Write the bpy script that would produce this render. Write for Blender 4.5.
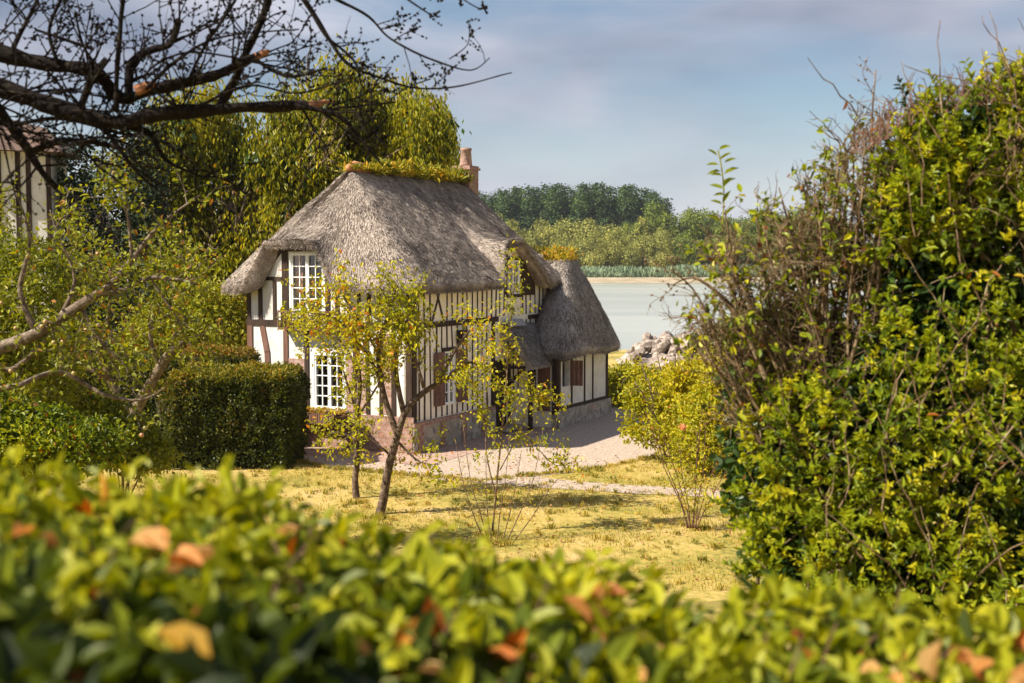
import bpy, math, random
import numpy as np
from mathutils import Vector, Matrix
R = math.radians
random.seed(7); rng = np.random.default_rng(11)
for o in list(bpy.data.objects): bpy.data.objects.remove(o)
scene = bpy.context.scene
col = scene.collection

# ------------------------------------------------------------------ camera, sky, sun, exposure
CAM_Z = 4.95; F = 1250.0; PITCH = math.atan(79.5 / F)
cam_d = bpy.data.cameras.new('camera'); cam = bpy.data.objects.new('camera', cam_d); col.objects.link(cam)
cam.location = (0, 0, CAM_Z); cam.rotation_euler = (math.pi / 2 - PITCH, 0, 0)
cam_d.sensor_width = 36.0; cam_d.lens = F * 36 / 1024; cam_d.clip_start = 0.05; cam_d.clip_end = 9000
cam_d.dof.use_dof = True; cam_d.dof.focus_distance = 33.0; cam_d.dof.aperture_fstop = 3.6
scene.camera = cam

SUN_EL = R(45); SX, SY = -0.93, -0.37
sun_az = math.atan2(SX, SY)
world = bpy.data.worlds.new('World'); scene.world = world; world.use_nodes = True
wt = world.node_tree; wt.nodes.clear()
def wn(t, **k):
    n = wt.nodes.new(t)
    for a, b in k.items(): setattr(n, a, b)
    return n
sky = wn('ShaderNodeTexSky', sky_type='NISHITA', sun_disc=False, sun_elevation=SUN_EL, sun_rotation=sun_az % (2 * math.pi),
         altitude=50, air_density=1.0, dust_density=.7, ozone_density=1.6)
tc = wn('ShaderNodeTexCoord'); mp = wn('ShaderNodeMapping'); mp.inputs['Scale'].default_value = (1.0, 1.0, 3.6)
mp.inputs['Location'].default_value = (8.25, 4.1, 2.6)
n1 = wn('ShaderNodeTexNoise'); n1.inputs['Scale'].default_value = 2.6; n1.inputs['Detail'].default_value = 7; n1.inputs['Roughness'].default_value = .5; n1.inputs['Distortion'].default_value = .25
cr = wn('ShaderNodeValToRGB'); cr.color_ramp.elements[0].position = .36; cr.color_ramp.elements[1].position = .60
cr.color_ramp.interpolation = 'EASE'
n2 = wn('ShaderNodeTexNoise'); n2.inputs['Scale'].default_value = 2.2; n2.inputs['Detail'].default_value = 4
cr2 = wn('ShaderNodeValToRGB'); cr2.color_ramp.elements[0].position = .38; cr2.color_ramp.elements[1].position = .62
cr2.color_ramp.elements[0].color = (1.7, 2.1, 3.1, 1); cr2.color_ramp.elements[1].color = (7.8, 7.4, 8.1, 1)
mx = wn('ShaderNodeMix', data_type='RGBA'); bg = wn('ShaderNodeBackground'); bg.inputs['Strength'].default_value = 0.052
fac = wn('ShaderNodeMath', operation='MULTIPLY'); fac.inputs[1].default_value = .82
wo = wn('ShaderNodeOutputWorld'); L = wt.links.new
L(tc.outputs['Generated'], mp.inputs[0]); L(mp.outputs[0], n1.inputs['Vector']); L(n1.outputs['Fac'], cr.inputs[0])
L(mp.outputs[0], n2.inputs['Vector']); L(n2.outputs['Fac'], cr2.inputs[0])
L(cr.outputs[0], fac.inputs[0]); L(fac.outputs[0], mx.inputs['Factor']); L(sky.outputs[0], mx.inputs['A']); L(cr2.outputs[0], mx.inputs['B'])
sz_ = wn('ShaderNodeSeparateXYZ'); mr = wn('ShaderNodeMapRange', interpolation_type='SMOOTHSTEP'); mr.inputs['From Min'].default_value = -.02; mr.inputs['From Max'].default_value = .14
mr.inputs['To Min'].default_value = .8; mr.inputs['To Max'].default_value = 0.0
hz = wn('ShaderNodeMix', data_type='RGBA'); hz.inputs['B'].default_value = (7.0, 7.2, 8.1, 1)
L(tc.outputs['Generated'], sz_.inputs[0]); L(sz_.outputs[2], mr.inputs['Value']); L(mr.outputs[0], hz.inputs['Factor']); L(mx.outputs['Result'], hz.inputs['A'])
L(hz.outputs['Result'], bg.inputs['Color']); L(bg.outputs[0], wo.inputs[0])

sd = bpy.data.lights.new('sun', 'SUN'); sd.energy = 5.0; sd.angle = R(.55); sd.color = (1.0, .91, .76)
so = bpy.data.objects.new('sun', sd); col.objects.link(so)
sv = Vector((SX * math.cos(SUN_EL), SY * math.cos(SUN_EL), math.sin(SUN_EL)))
so.rotation_euler = sv.to_track_quat('Z', 'Y').to_euler(); so.location = (-20, -10, 30)
scene.view_settings.view_transform = 'Standard'; scene.view_settings.look = 'None'
scene.view_settings.exposure = 1.08; scene.view_settings.gamma = 1.0; scene.view_settings.use_curve_mapping = False
scene.render.engine = 'CYCLES'
cy = scene.cycles; cy.use_denoising = True; cy.max_bounces = 7; cy.diffuse_bounces = 3; cy.glossy_bounces = 2
cy.transmission_bounces = 3; cy.transparent_max_bounces = 6; cy.caustics_reflective = False; cy.caustics_refractive = False
cy.sample_clamp_indirect = 6

# ------------------------------------------------------------------ helpers
def at(px, py, D):
    x = (px - 512) / F; z = (341.5 - py) / F
    c, s = math.cos(PITCH), math.sin(PITCH)
    v = np.array([x, c + z * s, -s + z * c]); v *= D / v[1]
    return np.array([v[0], v[1], v[2] + CAM_Z])
def gnd(px, py):
    a = at(px, py, 1.0); d = a - np.array([0, 0, CAM_Z]); t = -CAM_Z / d[2]
    return (d[0] * t, d[1] * t)

def hash3(i, j, k):
    h = (i * 374761393 + j * 668265263 + k * 2147483647 + 1013904223) & 0xffffffff
    h = ((h ^ (h >> 13)) * 1274126177) & 0xffffffff
    return ((h ^ (h >> 16)) & 0xffff) / 65535.0
def noise(P, s=1.0, seed=0):
    P = np.asarray(P, float) * s + seed * 17.3
    I = np.floor(P).astype(np.int64); f = P - I; f = f * f * (3 - 2 * f); r = 0
    for a in (0, 1):
        for b in (0, 1):
            for c in (0, 1):
                w = (f[:, 0] if a else 1 - f[:, 0]) * (f[:, 1] if b else 1 - f[:, 1]) * (f[:, 2] if c else 1 - f[:, 2])
                r = r + w * hash3(I[:, 0] + a, I[:, 1] + b, I[:, 2] + c)
    return r * 2 - 1

def tag(o, label=None, cat=None, group=None, kind=None):
    if label: o['label'] = label
    if cat: o['category'] = cat
    if group: o['group'] = group
    if kind: o['kind'] = kind
    return o
def empty(name, loc=(0, 0, 0), rz=0):
    o = bpy.data.objects.new(name, None); col.objects.link(o); o.location = loc; o.rotation_euler = (0, 0, rz); o.empty_display_size = .2
    return o

class MB:
    """collects geometry, builds one mesh object"""
    def __init__(s): s.V = []; s.Q = []; s.T = []; s.var = []; s.uv = []; s.n = 0
    def add(s, V, Q=None, T=None, var=0.5):
        V = np.asarray(V, float).reshape(-1, 3); k = len(V)
        s.V.append(V); 
        if Q is not None and len(Q): s.Q.append(np.asarray(Q, np.int64).reshape(-1, 4) + s.n)
        if T is not None and len(T): s.T.append(np.asarray(T, np.int64).reshape(-1, 3) + s.n)
        s.var.append(np.full(k, var, np.float32) if np.isscalar(var) else np.asarray(var, np.float32)); s.n += k
        return s
    def box(s, x0, x1, y0, y1, z0, z1, M=None, var=.5):
        V = np.array([[x, y, z] for z in (z0, z1) for y in (y0, y1) for x in (x0, x1)], float)
        if M is not None: V = V @ np.array(M.to_3x3()).T + np.array(M.translation)
        return s.add(V, [[0, 2, 3, 1], [4, 5, 7, 6], [0, 1, 5, 4], [2, 6, 7, 3], [0, 4, 6, 2], [1, 3, 7, 5]], var=var)
    def beam(s, a, b, w, t, n, var=.5):
        """bar from a to b, width w across, thickness t along n (starting on the line, going out along n)"""
        a = np.array(a, float); b = np.array(b, float); d = b - a; d /= np.linalg.norm(d); n = np.array(n, float)
        c = np.cross(d, n); c /= np.linalg.norm(c); V = []
        for p in (a, b):
            for q, r in ((-1, 0), (1, 0), (1, 1), (-1, 1)): V.append(p + c * q * w / 2 + n * t * r)
        return s.add(V, [[0, 1, 2, 3], [7, 6, 5, 4], [0, 4, 5, 1], [1, 5, 6, 2], [2, 6, 7, 3], [3, 7, 4, 0]], var=var)
    def tube(s, P, rad, sides=6, var=.5, cap=True):
        P = np.asarray(P, float); n = len(P); rad = np.broadcast_to(np.asarray(rad, float), (n,))
        d = np.gradient(P, axis=0); d /= np.linalg.norm(d, axis=1)[:, None] + 1e-9
        ref = np.array([0.31, 0.17, 1.0]) if abs(d[0][2]) < .85 else np.array([1.0, .2, 0.1])
        u = np.cross(d, ref); u /= np.linalg.norm(u, axis=1)[:, None] + 1e-9; w = np.cross(d, u)
        a = np.linspace(0, 2 * math.pi, sides, endpoint=False)
        V = P[:, None, :] + rad[:, None, None] * (np.cos(a)[None, :, None] * u[:, None, :] + np.sin(a)[None, :, None] * w[:, None, :])
        i = np.arange(n - 1)[:, None] * sides; j = np.arange(sides)[None, :]; j2 = (j + 1) % sides
        Q = np.stack([i + j, i + j2, i + sides + j2, i + sides + j], -1).reshape(-1, 4)
        T = []
        if cap and sides >= 4:
            for k in range(1, sides - 1):
                T.append([0, k + 1, k]); T.append([(n - 1) * sides, (n - 1) * sides + k, (n - 1) * sides + k + 1])
        return s.add(V.reshape(-1, 3), Q, T, var=var)
    def build(s, name, mat, parent=None, smooth=False, M=None):
        if not s.V: return None
        V = np.concatenate(s.V)
        Q = np.concatenate(s.Q) if s.Q else np.zeros((0, 4), np.int64); T = np.concatenate(s.T) if s.T else np.zeros((0, 3), np.int64)
        me = bpy.data.meshes.new(name); me.vertices.add(len(V)); me.vertices.foreach_set('co', V.astype(np.float32).ravel())
        loops = np.concatenate([Q.ravel(), T.ravel()]).astype(np.int32)
        me.loops.add(len(loops)); me.loops.foreach_set('vertex_index', loops)
        st = np.concatenate([np.arange(len(Q)) * 4, len(Q) * 4 + np.arange(len(T)) * 3]).astype(np.int32)
        me.polygons.add(len(st)); me.polygons.foreach_set('loop_start', st)
        me.polygons.foreach_set('use_smooth', np.full(len(st), smooth))
        at_ = me.attributes.new('var', 'FLOAT', 'POINT'); at_.data.foreach_set('value', np.concatenate(s.var).astype(np.float32))
        me.update(calc_edges=True)
        if mat: me.materials.append(mat)
        o = bpy.data.objects.new(name, me); col.objects.link(o)
        if parent: o.parent = parent
        return o

def unit(v): return v / (np.linalg.norm(v, axis=-1, keepdims=True) + 1e-9)
def leaves(mb, P, size, axis, nrm, shape=6, var=None, width=.5, fold=.14):
    """one small blade per point: P (N,3); axis = from stalk to tip; nrm = face normal"""
    N = len(P); 
    if N == 0: return
    size = np.broadcast_to(np.asarray(size, float), (N,))[:, None]
    a = unit(axis); c = unit(np.cross(a, nrm)); n = np.cross(c, a)
    if var is None: var = rng.random(N)
    if shape == 4:
        V = np.stack([P, P + a * size * .45 + c * size * width * .5, P + a * size, P + a * size * .5 - c * size * width * .5], 1)
        idx = np.arange(N)[:, None] * 4; Q = idx + np.array([[0, 1, 2, 3]])
        mb.add(V.reshape(-1, 3), Q, var=np.repeat(var, 4))
    else:
        w = width * size; f = fold * size
        V = np.stack([P, P + a * size * .28 + c * w * .46 + n * f, P + a * size * .66 + c * w * .40 + n * f * .8, P + a * size - n * f * .6,
                      P + a * size * .66 - c * w * .40 + n * f * .8, P + a * size * .28 - c * w * .46 + n * f], 1)
        idx = np.arange(N)[:, None] * 6
        Q = np.concatenate([idx + np.array([[0, 1, 2, 3]]), idx + np.array([[0, 3, 4, 5]])])
        mb.add(V.reshape(-1, 3), Q, var=np.repeat(var, 6))
def rdir(N): return unit(rng.normal(size=(N, 3)))
def in_ellipsoids(E, N, shell=.0):
    """N points inside a list of (cx,cy,cz,rx,ry,rz); shell pushes them to the surface; returns P, outward normal"""
    E = np.array(E, float); vol = (E[:, 3] * E[:, 4] * E[:, 5]) ** (2 / 3.); k = rng.choice(len(E), N, p=vol / vol.sum())
    d = rdir(N); r = (shell + (1 - shell) * rng.random(N) ** .5)[:, None]
    r = r * (1 + .16 * noise(d * 1.0 + E[k, :3], 2.2, 3))[:, None]
    return E[k, :3] + d * r * E[k, 3:], unit(d / E[k, 3:])

# ------------------------------------------------------------------ materials
def mat(name):
    m = bpy.data.materials.new(name); m.use_nodes = True; nt = m.node_tree; nt.nodes.clear()
    out = nt.nodes.new('ShaderNodeOutputMaterial'); b = nt.nodes.new('ShaderNodeBsdfPrincipled'); nt.links.new(b.outputs[0], out.inputs[0])
    return m, nt, b, out
def nd(nt, t, ins=None, **k):
    n = nt.nodes.new(t)
    for a, b in k.items(): setattr(n, a, b)
    for a, b in (ins or {}).items():
        if hasattr(b, 'is_output') or isinstance(b, bpy.types.NodeSocket): nt.links.new(b, n.inputs[a])
        else: n.inputs[a].default_value = b
    return n
def ramp(nt, src, stops):
    r = nt.nodes.new('ShaderNodeValToRGB'); el = r.color_ramp.elements
    while len(el) > 1: el.remove(el[-1])
    el[0].position = stops[0][0]; el[0].color = (*stops[0][1], 1)
    for p, c in stops[1:]:
        e = el.new(p); e.color = (*c, 1)
    nt.links.new(src, r.inputs[0]); return r.outputs[0]
def coords(nt, scale=(1, 1, 1), rot=(0, 0, 0)):
    t = nt.nodes.new('ShaderNodeTexCoord'); m = nt.nodes.new('ShaderNodeMapping'); m.inputs['Scale'].default_value = scale
    m.inputs['Rotation'].default_value = rot; nt.links.new(t.outputs['Object'], m.inputs[0]); return m.outputs[0]
def bump(nt, b, h, strength=.5, dist=.02):
    n = nd(nt, 'ShaderNodeBump', {'Height': h, 'Strength': strength, 'Distance': dist}); nt.links.new(n.outputs[0], b.inputs['Normal'])

def noisy(name, c1, c2, scale=4, rough=.85, bstr=.4, bdist=.01, detail=8, sc=(1, 1, 1), c3=None, lo=.35, hi=.68):
    m, nt, b, out = mat(name); co = coords(nt, sc)
    n = nd(nt, 'ShaderNodeTexNoise', {'Vector': co, 'Scale': scale, 'Detail': detail, 'Roughness': .65})
    st = [(lo, c1), (hi, c2)] if c3 is None else [(lo, c1), ((lo + hi) / 2, c2), (hi, c3)]
    nt.links.new(ramp(nt, n.outputs['Fac'], st), b.inputs['Base Color']); b.inputs['Roughness'].default_value = rough; b.inputs['Specular IOR Level'].default_value = .15 if rough > .6 else .5
    bump(nt, b, n.outputs['Fac'], bstr, bdist); return m
def leaf_mat(name, stops, rough=.42, trans=.35, tcol=1.4, spec=.3):
    rough += .08; stops = [(p, (c[0] * 1.04, c[1], c[2] * .6)) for p, c in stops]
    m, nt, b, out = mat(name)
    a = nd(nt, 'ShaderNodeAttribute', attribute_name='var'); c = ramp(nt, a.outputs['Fac'], stops)
    nt.links.new(c, b.inputs['Base Color']); b.inputs['Roughness'].default_value = rough; b.inputs['Specular IOR Level'].default_value = spec
    hs = nd(nt, 'ShaderNodeHueSaturation', {'Hue': .485, 'Saturation': 1.1, 'Value': tcol, 'Color': c})
    t = nd(nt, 'ShaderNodeBsdfTranslucent', {'Color': hs.outputs[0]})
    mxs = nd(nt, 'ShaderNodeMixShader', {0: trans, 1: b.outputs[0], 2: t.outputs[0]}); nt.links.new(mxs.outputs[0], out.inputs[0])
    return m
YG = (.19, .22, .016); MG = (.085, .125, .014); DG = (.028, .05, .010); OR = (.42, .13, .03); BR = (.18, .07, .03); YL = (.40, .33, .03)
M = {}
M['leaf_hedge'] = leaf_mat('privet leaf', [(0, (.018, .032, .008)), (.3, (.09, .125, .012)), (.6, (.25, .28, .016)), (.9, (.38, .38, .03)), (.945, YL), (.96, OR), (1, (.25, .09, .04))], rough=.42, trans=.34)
M['leaf_right'] = leaf_mat('shrub leaf', [(0, (.03, .05, .009)), (.3, (.10, .15, .012)), (.65, (.25, .30, .017)), (.955, (.46, .44, .03)), (.975, (.38, .16, .04)), (1, BR)], rough=.38, trans=.33)
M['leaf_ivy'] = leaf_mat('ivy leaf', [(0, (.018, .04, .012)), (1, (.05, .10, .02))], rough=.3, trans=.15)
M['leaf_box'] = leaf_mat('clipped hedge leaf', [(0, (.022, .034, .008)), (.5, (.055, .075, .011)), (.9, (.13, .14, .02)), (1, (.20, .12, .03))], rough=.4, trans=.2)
M['leaf_box_sunlit'] = leaf_mat('clipped leaf painted sunlit', [(0, (.07, .085, .012)), (.5, (.17, .17, .02)), (.93, (.30, .26, .04)), (1, (.34, .2, .05))], rough=.45, trans=.25)  # lighter copy of the hedge leaf, paints sunlight onto the broad hedge's top
M['leaf_boxtop'] = leaf_mat('orange clipped leaf', [(0, (.10, .10, .02)), (.5, (.24, .17, .03)), (1, (.36, .20, .05))], rough=.5, trans=.2)  # orange-brown leaf colour for the top of the rear hedge
M['leaf_big'] = leaf_mat('hanging leaf', [(0, (.035, .05, .007)), (.3, (.14, .16, .011)), (.7, (.34, .335, .02)), (.97, (.50, .42, .035)), (1, (.30, .12, .03))], rough=.4, trans=.32)
M['leaf_willow'] = leaf_mat('willow leaf', [(0, (.10, .12, .013)), (1, (.34, .34, .04))], rough=.5, trans=.3)
M['leaf_pear'] = leaf_mat('autumn pear leaf', [(0, (.12, .15, .012)), (.35, (.28, .31, .018)), (.85, (.55, .50, .03)), (.985, (.62, .45, .04)), (1, (.55, .22, .04))], rough=.45, trans=.38)
M['leaf_apple'] = leaf_mat('apple leaf', [(0, (.06, .08, .012)), (.5, (.19, .22, .024)), (.92, (.34, .36, .05)), (1, (.32, .16, .05))], rough=.45, trans=.32)
M['leaf_yellow'] = leaf_mat('yellow shrub leaf', [(0, (.13, .16, .012)), (.5, (.32, .33, .02)), (.95, (.50, .44, .035)), (1, (.45, .2, .04))], rough=.45, trans=.38)
M['leaf_dark'] = leaf_mat('dark conifer spray', [(0, (.010, .022, .014)), (1, (.03, .055, .03))], rough=.6, trans=.1)
M['leaf_poplar'] = leaf_mat('poplar leaf', [(0, (.020, .046, .022)), (.6, (.045, .09, .032)), (1, (.09, .14, .042))], rough=.6, trans=.18)
M['leaf_farwillow'] = leaf_mat('riverside willow leaf', [(0, (.10, .13, .04)), (.6, (.26, .27, .09)), (1, (.40, .38, .13))], rough=.6, trans=.2)
M['leaf_farmix'] = leaf_mat('riverside tree leaf', [(0, (.04, .07, .018)), (.6, (.13, .18, .03)), (1, (.27, .29, .04))], rough=.6, trans=.2)
M['leaf_reed'] = leaf_mat('reed blade', [(0, (.10, .17, .16)), (1, (.24, .31, .30))], rough=.6, trans=.2)
M['grass_blade'] = leaf_mat('grass blade', [(0, (.12, .13, .02)), (.45, (.31, .255, .045)), (1, (.56, .42, .18))], rough=.6, trans=.25)
M['flower'] = leaf_mat('petal', [(0, (.6, .10, .03)), (.5, (.65, .3, .06)), (1, (.7, .35, .3))], rough=.6, trans=.3)
M['ridge_plant'] = leaf_mat('ridge plant blade', [(0, (.16, .18, .02)), (.5, (.45, .38, .05)), (.8, (.62, .34, .06)), (1, (.40, .15, .05))], rough=.6, trans=.3)
M['bark_dark'] = noisy('lichened bark', (.006, .004, .0035), (.015, .010, .008), 22, .9, 1.0, .02, sc=(1, 1, 1), c3=(.085, .08, .045), hi=.8)
M['bark'] = noisy('brown bark', (.07, .05, .035), (.17, .125, .08), 14, .9, .8, .02, c3=(.24, .20, .13))
M['bark_pear'] = noisy('mottled brown bark', (.05, .033, .024), (.13, .09, .065), 12, .9, .9, .02, c3=(.34, .29, .23), hi=.74)
M['bark_pale'] = noisy('pale grey bark', (.07, .05, .036), (.16, .12, .09), 14, .9, .8, .02, c3=(.30, .26, .20))
M['twig_tan'] = noisy('tan stem', (.06, .035, .02), (.17, .11, .06), 14, .7, .3, .01, c3=(.32, .26, .16))
M['wood_break'] = noisy('torn orange wood', (.16, .06, .03), (.40, .19, .10), 30, .8, .6, .02)
M['core'] = noisy('dark hedge core', (.010, .012, .005), (.03, .03, .012), 12, 1, .4, .03)  # dark colour of the solid cores added inside the hedges
M['plaster'] = noisy('lime plaster', (.54, .52, .48), (.66, .65, .63), 1.6, .9, .25, .01, c3=(.50, .46, .40), hi=.75)
M['plaster_cream'] = noisy('cream plaster', (.74, .66, .53), (.83, .77, .66), 2.2, .9, .3, .01, c3=(.66, .58, .46), hi=.75)
M['timber'] = noisy('dark oak timber', (.028, .018, .014), (.065, .042, .032), 10, .75, .6, .01, sc=(1, 1, .15))
M['timber_red'] = noisy('red brown timber', (.105, .055, .040), (.20, .11, .082), 9, .75, .6, .01, sc=(1, 1, .15))
M['white_paint'] = noisy('white window paint', (.74, .75, .76), (.82, .83, .84), 3, .4, .1, .003)
M['curtain'] = noisy('red check curtain', (.25, .05, .05), (.6, .45, .42), 20, .9, .1, .01)
M['lead'] = noisy('grey lead', (.20, .20, .21), (.34, .34, .35), 5, .5, .2, .005)
M['clay'] = noisy('clay ridge', (.30, .13, .06), (.50, .26, .13), 8, .85, .5, .02)
M['iron'] = noisy('black iron', (.012, .012, .013), (.03, .028, .028), 12, .5, .2, .003)
M['mud'] = noisy('dried mud', (.24, .20, .13), (.40, .34, .25), .15, .9, .2, .05)
M['rock'] = noisy('pale driftwood and stone', (.13, .10, .08), (.30, .25, .22), 2.2, .9, .8, .04, c3=(.44, .39, .35))
M['apple'] = noisy('blushed apple', (.30, .30, .07), (.45, .18, .10), 6, .35, .1, .002)
# glass
m, nt, b, out = mat('window glass'); M['glass'] = m
g = nd(nt, 'ShaderNodeBsdfGlossy', {'Color': (.9, .9, .9, 1), 'Roughness': .03}); t = nd(nt, 'ShaderNodeBsdfTransparent', {'Color': (.85, .87, .86, 1)})
fr = nd(nt, 'ShaderNodeFresnel', {'IOR': 1.5}); mxs = nd(nt, 'ShaderNodeMixShader', {0: fr.outputs[0], 1: t.outputs[0], 2: g.outputs[0]}); nt.links.new(mxs.outputs[0], out.inputs[0])
# near-black colour painting the unlit dark of rooms behind the glass
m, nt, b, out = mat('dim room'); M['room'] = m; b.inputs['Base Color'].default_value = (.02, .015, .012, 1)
# thatch: object-space noise; straws give the grain
def thatch(name, cols, k=1.0):
    m, nt, b, out = mat(name); co = coords(nt)
    a = nd(nt, 'ShaderNodeAttribute', attribute_name='var')
    n1_ = nd(nt, 'ShaderNodeTexNoise', {'Vector': co, 'Scale': .9, 'Detail': 8, 'Roughness': .72}); n1 = nd(nt, 'ShaderNodeMapRange', {'Value': n1_.outputs['Fac'], 'From Min': .32, 'From Max': .68, 'To Min': .22, 'To Max': .80})
    n2 = nd(nt, 'ShaderNodeTexNoise', {'Vector': co, 'Scale': 22, 'Detail': 6, 'Roughness': .75})
    ad = nd(nt, 'ShaderNodeMath', {0: n1.outputs[0], 1: n2.outputs['Fac']}, operation='ADD')
    ad2 = nd(nt, 'ShaderNodeMath', {0: ad.outputs[0], 1: a.outputs['Fac']}, operation='ADD')
    sc_ = nd(nt, 'ShaderNodeMath', {0: ad2.outputs[0], 1: .3333}, operation='MULTIPLY')
    nt.links.new(ramp(nt, sc_.outputs[0], [(.38, cols[0]), (.49, cols[1]), (.61, cols[2])]), b.inputs['Base Color'])
    b.inputs['Roughness'].default_value = .85; bump(nt, b, n2.outputs['Fac'], .9, .05); return m
M['thatch'] = thatch('weathered thatch', [(.075, .057, .047), (.27, .215, .18), (.54, .46, .40)])
M['thatch_dark'] = thatch('dark thatch', [(.06, .052, .048), (.20, .175, .158), (.42, .37, .335)])
M['thatch_mid'] = thatch('grey thatch', [(.085, .07, .062), (.27, .235, .21), (.54, .47, .425)])
M['thatch_brown'] = thatch('brown thatch', [(.05, .03, .02), (.15, .09, .065), (.27, .18, .14)])
def brick_mat(name, c1, c2, mortar, scale, bw=.5, bh=.25, ms=.02, rot=(0, 0, 0)):
    m, nt, b, out = mat(name); t = nt.nodes.new('ShaderNodeTexCoord')
    # cube-like projection from the object coordinates: along the wall = x + y
    sp = nd(nt, 'ShaderNodeSeparateXYZ', {0: t.outputs['Object']}); ad = nd(nt, 'ShaderNodeMath', {0: sp.outputs[0], 1: sp.outputs[1]}, operation='ADD')
    cb = nd(nt, 'ShaderNodeCombineXYZ', {0: ad.outputs[0], 1: sp.outputs[2]})
    br = nd(nt, 'ShaderNodeTexBrick', {'Vector': cb.outputs[0], 'Color1': (*c1, 1), 'Color2': (*c2, 1), 'Mortar': (*mortar, 1), 'Scale': scale, 'Mortar Size': ms, 'Brick Width': bw, 'Row Height': bh})
    n = nd(nt, 'ShaderNodeTexNoise', {'Vector': t.outputs['Object'], 'Scale': 9, 'Detail': 6})
    mxx = nd(nt, 'ShaderNodeMix', {'Factor': .35, 'A': br.outputs[0], 'B': ramp(nt, n.outputs['Fac'], [(.35, (.10, .08, .06)), (.65, (.5, .42, .36))])}, data_type='RGBA')
    nt.links.new(mxx.outputs['Result'], b.inputs['Base Color']); b.inputs['Roughness'].default_value = .9
    ad = nd(nt, 'ShaderNodeMath', {0: br.outputs['Fac'], 1: n.outputs['Fac']}, operation='SUBTRACT'); bump(nt, b, ad.outputs[0], -.6, .015); return m
M['brick'] = brick_mat('weathered brick', (.22, .075, .045), (.33, .13, .085), (.24, .20, .16), 2.3)
M['brick_pale'] = brick_mat('pale pink brick', (.30, .13, .09), (.42, .22, .165), (.34, .29, .25), 2.3)
m, nt, b, out = mat('flint and stone'); M['stone'] = m; co = coords(nt)
vo = nd(nt, 'ShaderNodeTexVoronoi', {'Vector': co, 'Scale': 6.5, 'Randomness': .9}); vd = nd(nt, 'ShaderNodeTexVoronoi', {'Vector': co, 'Scale': 6.5, 'Randomness': .9}, feature='DISTANCE_TO_EDGE')
c = ramp(nt, vo.outputs['Color'], [(.0, (.13, .12, .11)), (.45, (.28, .25, .21)), (.75, (.42, .37, .30)), (1, (.34, .19, .14))])
e = ramp(nt, vd.outputs['Distance'], [(.0, (0, 0, 0)), (.06, (1, 1, 1))]); mm = nd(nt, 'ShaderNodeMix', {'Factor': e, 'A': (.36, .32, .27, 1), 'B': c}, data_type='RGBA')
nt.links.new(mm.outputs['Result'], b.inputs['Base Color']); b.inputs['Roughness'].default_value = .9; bump(nt, b, e, .6, .03)
# ground
m, nt, b, out = mat('dry lawn'); M['lawn'] = m; co = coords(nt)
n1 = nd(nt, 'ShaderNodeTexNoise', {'Vector': co, 'Scale': .38, 'Detail': 6, 'Roughness': .62}); n2 = nd(nt, 'ShaderNodeTexNoise', {'Vector': co, 'Scale': 7, 'Detail': 9, 'Roughness': .75})
ad = nd(nt, 'ShaderNodeMath', {0: n1.outputs['Fac'], 1: n2.outputs['Fac']}, operation='ADD'); hf = nd(nt, 'ShaderNodeMath', {0: ad.outputs[0], 1: .5}, operation='MULTIPLY')
nt.links.new(ramp(nt, hf.outputs[0], [(.37, (.10, .11, .015)), (.45, (.25, .21, .03)), (.52, (.40, .295, .07)), (.61, (.50, .36, .16))]), b.inputs['Base Color']); b.inputs['Roughness'].default_value = .95
bump(nt, b, n2.outputs['Fac'], .8, .05)
M['gravel'] = noisy('pale gravel', (.19, .15, .115), (.40, .32, .255), 11, .95, .9, .03, c3=(.56, .46, .37), detail=14, lo=.3, hi=.72)
M['paving'] = brick_mat('worn brick paving', (.30, .16, .12), (.42, .26, .20), (.34, .28, .23), 2.6)
# water
m, nt, b, out = mat('silty river'); M['water'] = m; co = coords(nt, (1, .35, 1))
b.inputs['Base Color'].default_value = (.44, .46, .43, 1); b.inputs['Roughness'].default_value = .3; b.inputs['Specular IOR Level'].default_value = .5
n = nd(nt, 'ShaderNodeTexNoise', {'Vector': co, 'Scale': .7, 'Detail': 5}); bump(nt, b, n.outputs['Fac'], .3, .2)
n = nd(nt, 'ShaderNodeTexNoise', {'Vector': coords(nt, (.012, .05, 1)), 'Scale': 1.0, 'Detail': 4}); nt.links.new(ramp(nt, n.outputs['Fac'], [(.4, (.33, .355, .33)), (.6, (.40, .415, .385))]), b.inputs['Base Color'])

# ------------------------------------------------------------------ ground, river
def height(x, y):
    x = np.asarray(x, float); y = np.asarray(y, float)
    t = np.clip((y - 5.0) / 12.0, 0, 1); t = t * t * (3 - 2 * t); z = 3.25 * (1 - t)
    z = z + .04 * noise(np.stack([x.ravel(), y.ravel(), 0 * x.ravel()], 1), .7, 2).reshape(x.shape) * np.clip((26 - y) / 4, 0, 1) * (y > 0)
    z = z - 4.0 * np.clip((y - 71) / 7, 0, 1)
    z = z + 3.6 * np.clip((y - 372) / 26, 0, 1) + 4 * np.clip((y - 430) / 300, 0, 1)
    return z
ys = np.concatenate([np.arange(-40, 0, 5), np.arange(0, 36, .45), np.arange(36, 80, 1.5), np.arange(80, 360, 20), np.arange(360, 460, 6), [500, 600, 800, 1000]])
xs = np.concatenate([[-1200, -900, -700, -350, -180, -100, -60, -40, -30], np.arange(-22, 22.1, .45), [30, 40, 60, 100, 180, 350, 700, 900, 1200]])
X, Y = np.meshgrid(xs, ys); Z = height(X, Y); n_, m_ = X.shape
i = np.arange(n_ - 1)[:, None] * m_; j = np.arange(m_ - 1)[None, :]
Q = np.stack([i + j, i + j + 1, i + m_ + j + 1, i + m_ + j], -1).reshape(-1, 4)
g = MB(); g.add(np.stack([X, Y, Z], -1).reshape(-1, 3), Q); lawn = tag(g.build('ground', M['lawn'], smooth=True), 'dry yellow lawn', kind='structure')
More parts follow.
